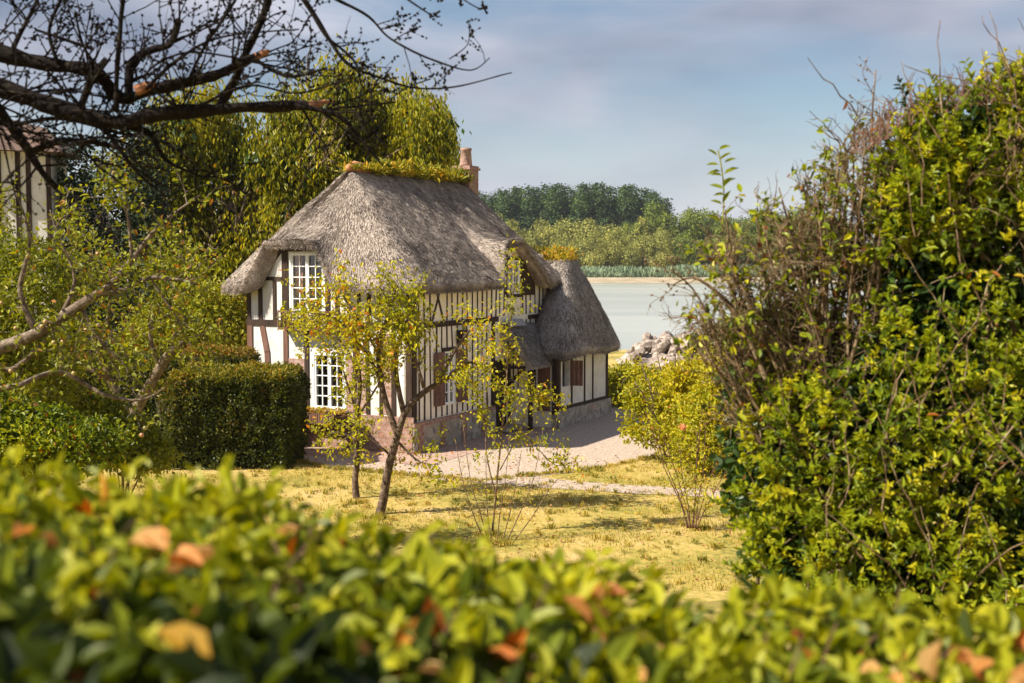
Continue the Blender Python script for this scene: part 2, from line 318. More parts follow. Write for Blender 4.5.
g = MB(); g.add([[-1195, 74, -1.5], [1195, 74, -1.5], [1195, 388, -1.5], [-1195, 388, -1.5]], [[0, 1, 2, 3]]); tag(g.build('river', M['water']), kind='structure')
g = MB(); xs2 = np.linspace(-400, 500, 120)
for a, b2 in zip(xs2[:-1], xs2[1:]):
    f = lambda x, k: k + 3 * math.sin(x * .031) + 1.5 * math.sin(x * .11)
    g.add([[a, f(a, 374), -1.44], [b2, f(b2, 374), -1.44], [b2, 394, .25], [a, 394, .25]], [[0, 1, 2, 3]])
tag(g.build('mud_bank', M['mud']), kind='structure')
def sheet(name, pts, mt, z):
    from mathutils.geometry import tessellate_polygon
    P = [Vector((*gnd(*p), 0)) for p in pts]; T = tessellate_polygon([P]); g = MB()
    V = np.array([[p.x, p.y, z] for p in P]); T = [t if (V[t[1]] - V[t[0]])[0] * (V[t[2]] - V[t[0]])[1] - (V[t[1]] - V[t[0]])[1] * (V[t[2]] - V[t[0]])[0] > 0 else t[::-1] for t in T]
    return g.add(V, T=T).build(name, mt)
def rough(pts, amp=1.6, n=6):
    out = []
    for (a, b2), (c, d) in zip(pts[:-1], pts[1:]):
        for k in range(n): t = k / n; out.append((a + (c - a) * t + random.uniform(-amp, amp), b2 + (d - b2) * t + random.uniform(-amp, amp) * .25))
    return out + [pts[-1]]
gr = sheet('gravel_yard', rough([(286, 459), (330, 468), (400, 474), (440, 480), (478, 482), (545, 476), (600, 468), (650, 458), (672, 440)]) + [(668, 414), (600, 404), (500, 415), (400, 440), (300, 440)], M['gravel'], 0.006)
tag(gr, kind='structure')
gr = sheet('gravel_path', rough([(440, 478), (478, 483), (540, 488), (620, 493), (740, 499)]) + rough([(740, 492), (640, 486), (560, 480), (520, 474), (470, 470)]), M['gravel'], 0.010)
tag(gr, kind='structure')

# ------------------------------------------------------------------ the thatched cottage  (local x = along the long side, local y = depth behind it)
UX, UY = .451, .8925; CX, CY = -2.56, 32.0
RZ = math.atan2(UY, UX); BASE = (CX, CY, 0)
def loc2w(u, w, z=0): return np.array([CX + UX * u - UY * w, CY + UY * u + UX * w, z])
cot = tag(empty('thatched_cottage', BASE, RZ), 'half-timbered cottage with weathered thatched roof and brick chimney, beside the river', 'cottage')
LEN, DEP = 8.35, 5.3
def wall(mb, o, d, n, L, prof, holes, th=.25):
    """wall slab: o origin, d direction, n outward normal; prof = list of (s, top height); holes = (s0,s1,z0,z1)"""
    o, d, n = map(lambda a: np.array(a, float), (o, d, n)); Z = np.array([0, 0, 1.])
    S = sorted({0, L, *[p[0] for p in prof], *[h[0] for h in holes], *[h[1] for h in holes]})
    zs = sorted({0, *[h[2] for h in holes], *[h[3] for h in holes]}); ps, pz = zip(*prof)
    pt = lambda s, z, k: o + d * s + Z * z - n * th * k
    for a, b in zip(S[:-1], S[1:]):
        ta, tb = np.interp(a, ps, pz), np.interp(b, ps, pz); zz = zs + [None]; mid = (a + b) / 2
        for z0, z1 in zip(zz[:-1], zz[1:]):
            za, zb = (min(z1, ta), min(z1, tb)) if z1 is not None else (ta, tb)
            if z0 >= max(ta, tb): continue
            zc = z0 + .01
            hole = [h for h in holes if h[0] < mid < h[1] and h[2] <= zc < h[3]]
            if hole: continue
            V = [pt(a, z0, 0), pt(b, z0, 0), pt(b, zb, 0), pt(a, za, 0), pt(a, z0, 1), pt(b, z0, 1), pt(b, zb, 1), pt(a, za, 1)]
            mb.add(V, [[0, 1, 2, 3], [7, 6, 5, 4], [0, 4, 5, 1], [3, 2, 6, 7], [0, 3, 7, 4], [1, 5, 6, 2]])
ND = np.array([-1., 0, 0]); NL = np.array([0, -1., 0])
# front (gable end) wall: s = w measured from the near corner
front_holes = [(2.70, 3.85, 3.62, 5.18), (2.06, 3.12, 1.05, 2.52)]
g = MB(); wall(g, (0, 0, 0), (0, 1, 0), ND, DEP, [(0, 4.55), (2.2, 4.6), (2.75, 5.45), (4.6, 5.45), (5.0, 4.6), (DEP, 4.5)], front_holes)
g.build('front_wall', M['plaster'], cot)
long_holes = [(1.62, 2.22, 1.12, 2.55), (4.55, 5.35, 0.0, 2.1), (5.35, 6.2, 4.0, 5.0)]
g = MB(); wall(g, (0, 0, 0), (1, 0, 0), NL, LEN, [(0, 4.5), (4.55, 4.55), (4.7, 5.3), (6.1, 5.3), (7.1, 4.55), (LEN, 4.5)], long_holes)
g.build('long_wall', M['plaster_cream'], cot)
g = MB(); g.box(LEN - .25, LEN, .25, DEP, 0, 5.2); g.box(.25, LEN - .25, DEP - .25, DEP, 0, 4.5); g.build('rear_wall', M['plaster_cream'], cot)
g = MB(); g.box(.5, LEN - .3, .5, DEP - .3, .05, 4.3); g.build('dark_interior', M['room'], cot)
# plinths
g = MB(); wall(g, (-.06, -.06, 0), (0, 1, 0), ND, DEP + .06, [(0, .95), (DEP + .06, .95)], [], .05); g.build('brick_plinth', M['brick'], cot)
g = MB(); wall(g, (-.06, -.08, 0), (1, 0, 0), NL, 4.55, [(0, .72), (4.55, .72)], [], .07)
V = g.V; g.build('stone_plinth', M['stone'], cot)
g = MB(); wall(g, (-.075, -.1, 0), (1, 0, 0), NL, 4.5, [(0, .80), (4.5, .80)], [(0.0, 4.5, 0, .70)], .09)
for s in np.arange(.15, 4.4, 1.15): g.box(s, s + .26, -.105, -.082, 0.0, .70)
g.build('brick_course', M['brick'], cot)

# timber frame, front
tf = MB(); tr = MB(); T = .03
def fpost(mb, w0, z0, w1, z1, wd, t=T): mb.beam((-.001, w0, z0), (-.001, w1, z1), wd, t, ND)
def lpost(mb, u0, z0, u1, z1, wd, t=T): mb.beam((u0, -.001, z0), (u1, -.001, z1), wd, t, NL)
fpost(tf, 0, 3.3, 2.62, 3.3, .16, .035); fpost(tf, 2.9, 3.3, DEP, 3.3, .16, .035)          # storey rail
fpost(tf, 3.99, 3.38, 3.99, 5.4, .2); fpost(tf, 2.60, 3.38, 2.60, 5.3, .13)
fpost(tf, 4.1, 4.5, 4.86, 4.5, .1, .028); fpost(tf, 4.35, 3.38, 4.35, 4.45, .1); fpost(tf, 4.83, 3.38, 4.83, 4.6, .13); fpost(tf, 5.22, 3.38, 5.22, 4.5, .12)
fpost(tf, 4.8, 4.6, 4.12, 5.35, .22, .026); fpost(tf, 2.62, 5.3, 4.1, 5.3, .14, .04)
fpost(tf, 2.3, 3.38, 2.3, 4.5, .12); fpost(tf, 2.0, 4.42, 0.1, 4.42, .12, .028)
for w, wd in ((1.95, .09), (1.62, .09), (1.3, .11), (.98, .09), (.66, .09), (.36, .09)): fpost(tf, w + random.uniform(-.02, .02), 3.38, w, 4.38, wd)
fpost(tf, .09, 0.96, .09, 4.5, .18, .036)
fpost(tf, 3.30, .96, 3.30, 3.22, .13)
for w in (1.75, 1.35, .95, .55): fpost(tf, w, .96, w + random.uniform(-.05, .05), 3.22, .1)
fpost(tr, 5.2, .96, 5.2, 3.22, .18); fpost(tr, 3.99, 1.0, 3.99, 3.22, .15)
pts = [(4.78, 1.0), (4.60, 1.9), (4.62, 2.5), (4.78, 3.2)]
for a, b2 in zip(pts[:-1], pts[1:]): fpost(tr, a[0], a[1] - .02, b2[0], b2[1] + .02, .17, .028)
# timber frame, long side: close studding
lpost(tf, .2, 3.3, 4.75, 3.3, .15, .036); lpost(tf, 6.75, 3.28, LEN - .1, 3.28, .13, .036); lpost(tf, 5.3, 3.95, 6.3, 3.95, .1, .036)
u = .30
while u < 8.2:
    dx = random.uniform(-.03, .03)
    for z0, z1 in ((.82, 3.22), (3.38, 4.45)):
        if z0 < 1 and 1.45 < u < 2.45:
            z0 = 2.62
        if z0 < 1 and 4.4 < u < 5.5: continue
        if z0 > 1.5 and 5.25 < u < 6.3 and z1 > 4: continue
        if z0 > 3 and .95 < u < 1.65: continue
        lpost(tf, u + dx, z0, u + random.uniform(-.05, .05), z1, random.uniform(.05, .075), .012)
    u += random.uniform(.26, .31)
lpost(tf, 1.0, 3.38, 1.55, 4.45, .07, .016); lpost(tf, 1.6, 3.38, 1.1, 4.45, .07, .02)
for q in (1.5, 1.78, 2.05, 2.33): lpost(tf, q, .82, q, 1.09, .06, .012)
lpost(tf, .08, .82, .08, 4.5, .16, .034); lpost(tf, LEN - .08, 2.2, LEN - .08, 4.5, .16, .034)
lpost(tf, 4.45, .8, 4.45, 3.22, .14, .04); lpost(tf, 5.45, 0.0, 5.45, 3.1, .14, .04)
lpost(tf, 1.5, 2.60, 2.3, 2.60, .1, .034); lpost(tf, 5.28, 4.0, 5.28, 5.2, .12, .036); lpost(tf, 6.28, 4.0, 6.28, 5.15, .12, .036); lpost(tf, 5.3, 5.06, 6.3, 5.06, .1, .03)
tf.build('timber_frame', M['timber'], cot); tr.build('reddish_timber', M['timber_red'], cot)

def window(o, d, n, W, H, nx, nz, parent, leafs=2, inset=.05, fw=.055, curtain=False, name='window'):
    o, d, n = map(lambda a: np.array(a, float), (o, d, n)); Z = np.array([0, 0, 1.])
    g = MB(); P = lambda s, z, k=0: o + d * s + Z * z - n * (inset + k)
    def bar(a, b2, w_, t=.05): g.beam(a - n * 0, b2, w_, t, n)
    bar(P(0, fw / 2), P(W, fw / 2), fw, .06); bar(P(0, H - fw / 2), P(W, H - fw / 2), fw, .06)
    bar(P(fw / 2, fw), P(fw / 2, H - fw), fw, .058); bar(P(W - fw / 2, fw), P(W - fw / 2, H - fw), fw, .058)
    lw = (W - 2 * fw) / leafs
    for k in range(leafs):
        s0 = fw + k * lw
        bar(P(s0 + .025, fw), P(s0 + .025, H - fw), .05, .045); bar(P(s0 + lw - .025, fw), P(s0 + lw - .025, H - fw), .05, .045)
        for q in range(1, nx): bar(P(s0 + lw * q / nx, fw), P(s0 + lw * q / nx, H - fw), .026, .03)
        for q in range(1, nz): bar(P(s0 + .05, fw + (H - 2 * fw) * q / nz), P(s0 + lw - .05, fw + (H - 2 * fw) * q / nz), .026, .034)
    fr_ = g.build(name, M['white_paint'], parent)
    g = MB(); g.add([P(fw, fw, .004), P(W - fw, fw, .004), P(W - fw, H - fw, .004), P(fw, H - fw, .004)], [[0, 1, 2, 3]]); g.build('pane', M['glass'], fr_)
    if curtain:
        g = MB(); ss = np.linspace(W - .34, W - .06, 14)
        for a, b2 in zip(ss[:-1], ss[1:]):
            ka, kb = .09 + .02 * math.sin(a * 60), .09 + .02 * math.sin(b2 * 60)
            g.add([P(a, .5, ka), P(b2, .5, kb), P(b2, H - .05, kb), P(a, H - .05, ka)], [[0, 1, 2, 3]])
        g.build('curtain', M['curtain'], fr_)
    g = MB(); g.add([P(0, 0, .22), P(W, 0, .22), P(W, H, .22), P(0, H, .22)], [[0, 1, 2, 3]]); g.build('dark_room', M['room'], fr_)  # near-black sheet standing in for the darkness of the room
    return fr_
window((0, 2.70, 3.62), (0, 1, 0), ND, 1.15, 1.56, 2, 5, cot, curtain=True)
window((0, 2.06, 1.05), (0, 1, 0), ND, 1.06, 1.47, 2, 5, cot)
window((1.62, 0, 1.12), (1, 0, 0), NL, .60, 1.43, 1, 5, cot, fw=.05)
window((5.35, 0, 4.0), (1, 0, 0), NL, .85, 1.0, 2, 3, cot)
g = MB()
for q in range(7): g.box(6.26 + q * .125, 6.26 + q * .125 + .118, -.05, -.02, 3.95, 5.3 - q * .09)
for q in range(3): g.box(4.78 + q * .16, 4.78 + q * .16 + .15, -.05, -.02, 4.4, 5.25) if 0 else None
g.build('dormer_boarding', M['timber'], cot)
# shutters on the long side
for s in (1.05, 2.26):
    g = MB()
    for q in range(4): g.box(s + q * .13, s + q * .13 + .122, -.075, -.042, 1.12, 2.55)
    g.box(s, s + .51, -.095, -.0755, 1.35, 1.45); g.box(s, s + .51, -.095, -.0755, 2.2, 2.3); g.build('shutter', M['timber_red'], cot)
# wall lantern / vent box over the shutter
g = MB(); g.box(2.28, 2.58, -.2, -.05, 2.72, 3.05); g.box(2.25, 2.61, -.23, -.05, 3.05, 3.09); g.build('nest_box', M['timber'], cot)
# balcony rail and window boxes
g = MB(); g.box(-.36, -.035, 2.05, 3.98, 3.14, 3.2)
for q in np.arange(2.1, 3.98, .11): g.box(-.36, -.335, q, q + .03, 3.2, 3.62)
g.box(-.375, -.325, 2.05, 3.98, 3.60, 3.66); g.build('balcony', M['timber_red'], cot)
g = MB(); g.box(-.36, -.07, 1.95, 3.25, .66, .70)
for q in np.arange(1.95, 3.23, .07): g.box(-.37, -.345, q, q + .052, .66, .96)
g.box(-.34, -.07, 1.97, 3.23, .70, .9); wb = g.build('window_box', M['timber_red'], cot)
g = MB(); P = np.stack([rng.uniform(-.34, -.09, 500), rng.uniform(1.95, 3.25, 500), rng.uniform(.88, 1.08, 500)], 1)
leaves(g, P, .07, rdir(500) + np.array([0, 0, .7]), rdir(500)); g.build('flowers', M['ridge_plant'], wb)
g = MB(); P = np.stack([rng.uniform(-.42, -.1, 700), rng.uniform(2.05, 3.98, 700), rng.uniform(3.15, 3.6, 700)], 1)
leaves(g, P, .08, rdir(700) + np.array([0, 0, -.3]), rdir(700)); g.build('balcony_plants', M['leaf_pear'], cot)
# brick infill round the lower window
for q in ((3.38, 3.9, 2.35), (1.42, 2.03, 2.45), (.63, .88, 3.1)): g = MB(); g.box(-.02, 0, q[0], q[1], 1.0, q[2]); g.build('brick_infill', M['brick_pale'], cot)
g = MB(); g.box(-.1, -.03, 1.98, 3.2, .985, 1.05); g.build('window_sill', M['white_paint'], cot)
# door in the long side
g = MB()
for q in range(5): g.box(4.56 + q * .158, 4.56 + q * .158 + .15, .02, .07, .02, 2.08)
dr = g.build('door', M['timber'], cot); g = MB(); g.box(5.22, 5.25, -.04, .02, .95, 1.15); g.build('handle', M['iron'], dr)
g = MB(); g.box(4.4, 5.5, -.45, -.02, .05, .16); g.build('doorstep', M['stone'], cot)

# ---- thatch
def thatch_roof(name, per, ridge, base, prt, mt, zr, bulge=.22, th=.34, straws=9000, pw=3.0, rseed=1, M_=40, soff=.55):
    """per: list of (u,w,ze) round the eave, ridge(u,w)->(u,w); base = normal eave height"""
    per = np.array(per, float); n = len(per); cl = per.mean(0)
    rd = np.array([ridge(p[0], p[1]) for p in per]); t = np.linspace(0, 1, M_)
    S = np.zeros((M_, n, 3))
    for k, tt in enumerate(t):
        pl = rd * (1 - tt) + per[:, :2] * tt; S[k, :, :2] = pl
        zz = zr + (base - zr) * tt + bulge * np.sin(math.pi * tt) ** .8 + (per[:, 2] - base) * tt ** pw
        S[k, :, 2] = zz - .08 * max(0, 1 - tt * 12) ** 2
    N1 = noise(S.reshape(-1, 3), 1.1, rseed).reshape(M_, n) * .05 + noise(S.reshape(-1, 3), 4.5, rseed + 1).reshape(M_, n) * .022
    S[:, :, 2] += N1 * np.minimum(1, t * 6)[:, None]
    # rolled eave edge and soffit; inward direction in plan
    din = unit(rd - per[:, :2]); e = S[-1].copy(); rings = [s for s in S]
    a = e.copy(); a[:, :2] += din * .02; a[:, 2] -= th * .35; rings.append(a)
    a = e.copy(); a[:, :2] += din * .10; a[:, 2] -= th * .72; a[:, 2] += noise(e * 1.0, 5, 9) * .02; rings.append(a)
    a = e.copy(); a[:, :2] += din * .24; a[:, 2] -= th * .80; rings.append(a)
    a = e.copy(); a[:, :2] += din * soff; a[:, 2] -= th * .30; rings.append(a)
    G = np.array(rings); m2 = len(rings); g = MB(); v = .5 + .25 * noise(G.reshape(-1, 3) * np.array([1, 1, .5]), 6, 4)
    i = np.arange(m2 - 1)[:, None] * n; j = np.arange(n)[None, :]; j2 = (j + 1) % n
    g.add(G.reshape(-1, 3), np.stack([i + j, i + n + j, i + n + j2, i + j2], -1).reshape(-1, 4), var=v)
    # straws lying down the slope and bristling at the edge
    K = straws; tt = rng.random(K) ** .75 * (M_ - 2.01); jj = rng.random(K) * n; a0 = tt.astype(int); b0 = jj.astype(int) % n; b1 = (b0 + 1) % n
    fa = (tt - a0)[:, None]; fb = (jj - jj.astype(int))[:, None]
    P = (S[a0, b0] * (1 - fb) + S[a0, b1] * fb) * (1 - fa) + (S[a0 + 1, b0] * (1 - fb) + S[a0 + 1, b1] * fb) * fa
    dn = unit(S[a0 + 1, b0] - S[a0, b0]); ac = unit(S[a0, b1] - S[a0, b0] + 1e-6); nr = unit(np.cross(dn, ac)); nr *= np.sign(nr[:, 2:3] + 1e-6)
    lnn = rng.uniform(.05, .17, K)[:, None]
    side = ac * rng.normal(0, .18, K)[:, None]
    lf = rng.uniform(.006, .036, K)[:, None]
    A = P + nr * .002; B = P + (dn + side) * lnn + nr * lf; w_ = ac * rng.uniform(.004, .012, K)[:, None]
    V = np.stack([A - w_, A + w_, B + w_ * .6, B - w_ * .6], 1); q = np.arange(K)[:, None] * 4 + np.array([[0, 1, 2, 3]])
    g.add(V.reshape(-1, 3), q, var=np.repeat(rng.random(K), 4))
    K = straws // 4; b0 = rng.integers(0, n, K); b1 = (b0 + 1) % n; f = rng.random(K)[:, None]; E0 = e[b0] * (1 - f) + e[b1] * f
    dp = rng.random(K)[:, None] * th * .8; ou = np.concatenate([-din[b0], np.full((K, 1), -.45)], 1); A = E0 - np.array([0, 0, 1]) * dp - ou * .12
    B = A + unit(ou + rng.normal(0, .35, (K, 3))) * rng.uniform(.12, .2, K)[:, None]; tz = unit(per[b1] - per[b0]); w_ = tz * .007
    V = np.stack([A - w_, A + w_, B + w_ * .4, B - w_ * .4], 1); q = np.arange(K)[:, None] * 4 + np.array([[0, 1, 2, 3]])
    g.add(V.reshape(-1, 3), q, var=np.repeat(rng.random(K), 4))
    o = g.build(name, mt, prt); o.data.polygons.foreach_set('use_smooth', np.ones(len(o.data.polygons), bool)); return o

def rounded_rect(u0, u1, w0, w1, r, step=.09):
    P = []
    def seg(a, b2):
        n = max(2, int(np.linalg.norm(np.subtract(b2, a)) / step))
        for k in range(n): P.append(tuple(np.array(a) + (np.array(b2) - np.array(a)) * k / n))
    def arc(cx, cy_, a0):
        for k in range(8): a = a0 + k / 8 * math.pi / 2; P.append((cx + r * math.cos(a), cy_ + r * math.sin(a)))
    seg((u0 + r, w0), (u1 - r, w0)); arc(u1 - r, w0 + r, -math.pi / 2); seg((u1, w0 + r), (u1, w1 - r)); arc(u1 - r, w1 - r, 0)
    seg((u1 - r, w1), (u0 + r, w1)); arc(u0 + r, w1 - r, math.pi / 2); seg((u0, w1 - r), (u0, w0 + r)); arc(u0 + r, w0 + r, math.pi)
    return P
R0, R1, ZR, ZE = 1.2, 7.3, 7.52, 4.38
per = []
for (u, w) in rounded_rect(-.5, LEN + .5, -.5, DEP + .72, .5):
    ze = ZE; uu, ww = u, w
    if u < -.2:
        h = np.interp(w, [2.15, 2.45, 2.8, 4.45, 4.8, 5.1], [0, .5, 1.12, 1.14, .55, 0]); ze += h; uu += .18 * min(h, 1); ze -= .08 * np.interp(w, [4.9, 5.2, 5.9], [0, 1, .8])
    if w < -.2:
        h = np.interp(u, [4.35, 4.45, 4.65, 5.75, 6.5, 7.3], [0, .6, 1.15, 1.25, .75, 0]); ze += h; ww += .16 * min(h, 1)
    per.append((uu, ww, ze))
rg = lambda u, w: (R0 + (R1 - R0) * min(1, max(0, (u + .5) / (LEN + 1))), DEP / 2)
roof = thatch_roof('roof', per, rg, ZE, cot, M['thatch'], ZR, bulge=.05, th=.27, straws=90000)
# ridge: clay cap at the near end and plants along it
g = MB(); g.tube([(R0 - .15, DEP / 2, ZR - .02), (R0 + .2, DEP / 2, ZR + .03), (R0 + .9, DEP / 2, ZR + .02)], [.09, .17, .13], 8); g.build('ridge_cap', M['clay'], roof, smooth=True)
K = 4800; uu = rng.uniform(R0 - .1, R1 + .3, K); hgt = .24 + .26 * noise(np.stack([uu, uu * 0, uu * 0], 1), 2.6, 5) + .12 * noise(np.stack([uu, uu * 0, uu * 0], 1), 7, 6)
hgt = np.maximum(hgt * (.5 + .75 * (uu > R0 + 1.4)), .05); P = np.stack([uu, DEP / 2 + rng.normal(0, .17, K), ZR - .08 + rng.uniform(0, 1, K) * hgt * .8], 1); g = MB()
keep = (uu > R0 + .55) | (rng.random(K) < .35); P = P[keep]; K = len(P)
leaves(g, P, rng.uniform(.06, .24, K), rdir(K) * 1.1 + np.array([0, 0, .8]), rdir(K), width=.34, var=np.clip(.24 + .3 * noise(P, 1.6, 9) + rng.normal(0, .2, K), 0, 1)); g.build('ridge_plants', M['ridge_plant'], roof)
# chimney
g = MB(); g.box(7.35, 7.95, 2.35, 2.95, 6.4, 7.86); g.box(7.30, 8.0, 2.30, 3.0, 7.86, 7.93); g.box(7.34, 7.96, 2.34, 2.96, 7.93, 7.99)
ch = g.build('chimney', M['brick'], cot)
g = MB(); g.tube([(7.62, 2.62, 7.99), (7.62, 2.62, 8.04), (7.62, 2.62, 8.46), (7.62, 2.62, 8.48), (7.62, 2.62, 8.55)], [.2, .2, .165, .185, .185], 14); g.build('chimney_pot', M['brick_pale'], ch, smooth=True)
g = MB(); g.tube([(7.62, 2.62, 8.553), (7.62, 2.62, 8.556)], [.17, .17], 14); g.build('flue', M['iron'], ch)

# ---- annexe at the far end
AV = -1.2
near_prof = [(0, 2.5), (1.2, 2.15)]
g = MB(); wall(g, (6.3, AV, 0), (0, 1, 0), ND, 1.19, [(0, 2.1), (1.19, 2.6)], [(.62, .98, .95, 2.1)], .2); g.build('annexe_end_wall', M['plaster_cream'], cot)
g = MB(); wall(g, (6.3, AV, 0), (1, 0, 0), NL, 3.9, [(0, 2.15), (3.9, 2.15)], [(.35, .85, 1.2, 1.98)], .2)
wall(g, (10.2, AV, 0), (0, 1, 0), (1, 0, 0), 4.6, [(0, 2.15), (4.6, 2.15)], [], -.2 if False else .2); g.build('annexe_wall', M['plaster'], cot)
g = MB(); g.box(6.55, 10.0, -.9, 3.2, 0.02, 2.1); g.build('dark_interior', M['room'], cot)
g = MB(); wall(g, (6.22, AV - .09, 0), (1, 0, 0), NL, 4.1, [(0, .52), (4.1, .52)], [], .085); wall(g, (10.3, AV - .05, 0), (0, 1, 0), (1, 0, 0), 4.4, [(0, .5), (4.4, .5)], [], .09)
g.build('annexe_plinth', M['stone'], cot)
g = MB(); lp = lambda u0, z0, u1, z1, wd, t=.03: g.beam((u0, AV - .001, z0), (u1, AV - .001, z1), wd, t, NL)
lp(6.38, .52, 6.38, 2.15, .16, .04); lp(7.32, .52, 7.32, 2.1, .08); lp(8.3, .52, 8.3, 2.1, .07); lp(8.95, .52, 8.95, 2.1, .06); lp(10.12, .52, 10.12, 2.1, .12); lp(6.5, 2.03, 7.3, 2.03, .1)
lp(6.5, .57, 10.1, .57, .09, .025)
g.beam((6.299, AV + .08, .4), (6.299, AV + .08, 2.15), .16, .035, ND); g.build('annexe_timber', M['timber'], cot)
window((6.3, AV + .62, .95), (0, 1, 0), ND, .36, 1.15, 1, 4, cot, leafs=1, fw=.045)
g = MB()
for q in range(4): g.box(6.235, 6.262, AV + .22 + q * .1, AV + .22 + q * .1 + .094, .5, 2.1)
g.build('shutter', M['timber_red'], cot)
g = MB(); g.box(6.66, 7.14, AV + .15, AV + .17, 1.2, 1.98); hw = g.build('hatch_dark_panel', M['room'], cot)  # near-black slab paints the shade inside the open hatch
g = MB(); Mx = Matrix.Translation((7.17, AV - .03, 0)) @ Matrix.Rotation(R(-72), 4, 'Z')
for q in range(3): g.box(q * .13, q * .13 + .124, -.03, 0, 1.2, 1.97, Mx)
g.box(0, .38, -.05, -.03, 1.3, 1.37, Mx); g.box(0, .38, -.05, -.03, 1.7, 1.78, Mx); g.build('open_shutter', M['timber_red'], cot)
# annexe roof
poly = [(7.35, 3.4), (7.0, .2), (6.15, -.35), (5.95, -1.2), (6.25, -1.62), (7.2, -1.75), (9.0, -1.75), (10.2, -1.7), (10.72, -1.25), (10.85, -.4), (10.85, 1.4), (10.8, 3.4)]
pp = np.array(poly + poly[:1]); dist = np.concatenate([[0], np.cumsum(np.linalg.norm(np.diff(pp, axis=0), axis=1))]); sN = np.linspace(0, dist[-1], 170)[:-1]
PU = np.interp(sN, dist, pp[:, 0]); PW = np.interp(sN, dist, pp[:, 1])
for _ in range(6): PU = (np.roll(PU, 1) + PU * 2 + np.roll(PU, -1)) / 4; PW = (np.roll(PW, 1) + PW * 2 + np.roll(PW, -1)) / 4
aper = [(a, b2, 2.28) for a, b2 in zip(PU, PW)]
ar = thatch_roof('annexe_roof', aper, lambda u, w: (9.1 + .5 * min(1, max(0, (u - 6) / 4.8)), min(2.4, max(-.25, w * .7))), 2.24, cot, M['thatch_mid'], 5.12, bulge=.14, th=.24, straws=40000, rseed=6)
K = 1500; P = np.stack([9.3 + rng.normal(0, .26, K), rng.uniform(-.4, 2.2, K), 4.98 + .42 * rng.random(K) ** 1.6], 1); g = MB()
leaves(g, P, rng.uniform(.06, .18, K), rdir(K) * 1.1 + np.array([0, 0, .9]), rdir(K), width=.3, var=np.clip(rng.normal(.42, .22, K), 0, 1)); g.build('ridge_plants', M['ridge_plant'], ar)
# pent canopy over the door
g = MB(); P = []
K = 26; tt = np.linspace(0, 1, 10); us = np.linspace(4.95, 7.0, K); G = []
for t_ in tt:
    G.append([(u_ , -.02 - 1.0 * t_, 3.12 - 1.15 * t_ ** 1.05 + .12 * math.sin(math.pi * t_) + .02 * math.sin(u_ * 9)) for u_ in us])
G.append([(u_, -1.03, 1.84) for u_ in us]); G.append([(u_, -.9, 1.82) for u_ in us]); G.append([(u_, -.45, 2.45) for u_ in us]); G.append([(u_, -.02, 2.86) for u_ in us]); G.append([(u_, -.02, 3.12) for u_ in us])
G = np.array(G); m2 = len(G); i = np.arange(m2 - 1)[:, None] * K; j = np.arange(K - 1)[None, :]
g.add(G.reshape(-1, 3), np.stack([i + j, i + K + j, i + K + j + 1, i + j + 1], -1).reshape(-1, 4))
for c0 in (0, K - 1):
    ring = G[:-1, c0]; ctr = ring.mean(0); V = np.vstack([ring, ctr]); n_ = len(ring); g.add(V, T=[[a, (a + 1) % n_, n_] for a in range(n_)])
KS = 5000; a = rng.random(KS); uS = rng.uniform(4.93, 7.02, KS); A = np.stack([uS, -.03 - 1.0 * a, 3.13 - 1.15 * a ** 1.05 + .12 * np.sin(math.pi * a)], 1)
dv = unit(np.stack([rng.normal(0, .12, KS), np.full(KS, -.6), np.full(KS, -.8)], 1)); w_ = np.array([[.008, 0, 0]]); B = A + dv * rng.uniform(.06, .2, KS)[:, None] + np.array([0, -.8, .6]) * rng.uniform(0, .03, KS)[:, None]
g.add(np.stack([A - w_, A + w_, B + w_, B - w_], 1).reshape(-1, 3), np.arange(KS)[:, None] * 4 + np.array([[0, 1, 2, 3]]), var=np.repeat(rng.random(KS), 4))
cn = g.build('canopy', M['thatch_dark'], cot)
g = MB(); g.box(4.93, 6.0, -.22, -.04, 3.13, 3.18); g.beam((4.93, -.22, 3.155), (6.0, -.22, 3.155), .25, .03, (0, -.75, .65)); g.build('lead_cap', M['lead'], cn)
g = MB(); g.beam((5.05, -.75, 1.84), (5.05, -.05, 1.84), .09, .09, (0, 0, 1)); g.beam((5.05, -.68, 1.84), (5.05, -.05, 1.25), .09, .08, (1, 0, 0)); g.beam((5.4, -.72, 0.0), (5.4, -.72, 1.9), .11, .11, (1, 0, 0)); g.build('canopy_bracket', M['timber'], cn)

# paving along the walls (brick)
g = MB(); pv = [(-1.5, -1.3), (6.2, -1.35), (6.15, -.1), (-.07, -.1), (-.07, 5.5), (-1.2, 5.5)]
V = [[*loc2w(a, b2)[:2], .014] for a, b2 in pv]; g.add(V, [[0, 1, 2, 3]]); g.add(V, [[0, 3, 4, 5]])
tag(g.build('brick_paving', M['paving']), kind='structure')

# ------------------------------------------------------------------ neighbour house at the left
nh = tag(empty('neighbour_house', (-14.9, 40, -1.0), R(8)), 'tall white timbered house with brown thatched gable behind the apple tree', 'house')
g = MB(); wall(g, (-11, 0, 0), (1, 0, 0), NL, 11, [(0, 7.6), (5.5, 12.0), (11, 7.6)], [(8.6, 9.5, 4.9, 6.1)]); g.box(-.25, 0, .0, 9, 0, 7.6); g.build('wall', M['plaster'], nh)
g = MB()
for s in (-.12, -1.0, -1.35, -2.7, -4, -5.5, -7): g.beam((s, -.001, .3), (s, -.001, 7.55 + min(-s, 5) * .75), .2, .04, NL)
g.beam((-11, -.001, 4.5), (0, -.001, 4.5), .22, .05, NL); g.beam((-11, -.001, 7.4), (-.2, -.001, 7.4), .2, .05, NL); g.build('timber_frame', M['timber'], nh)
window((-2.4, 0, 4.9), (1, 0, 0), NL, .9, 1.2, 2, 4, nh)
g = MB(); n_ = 16
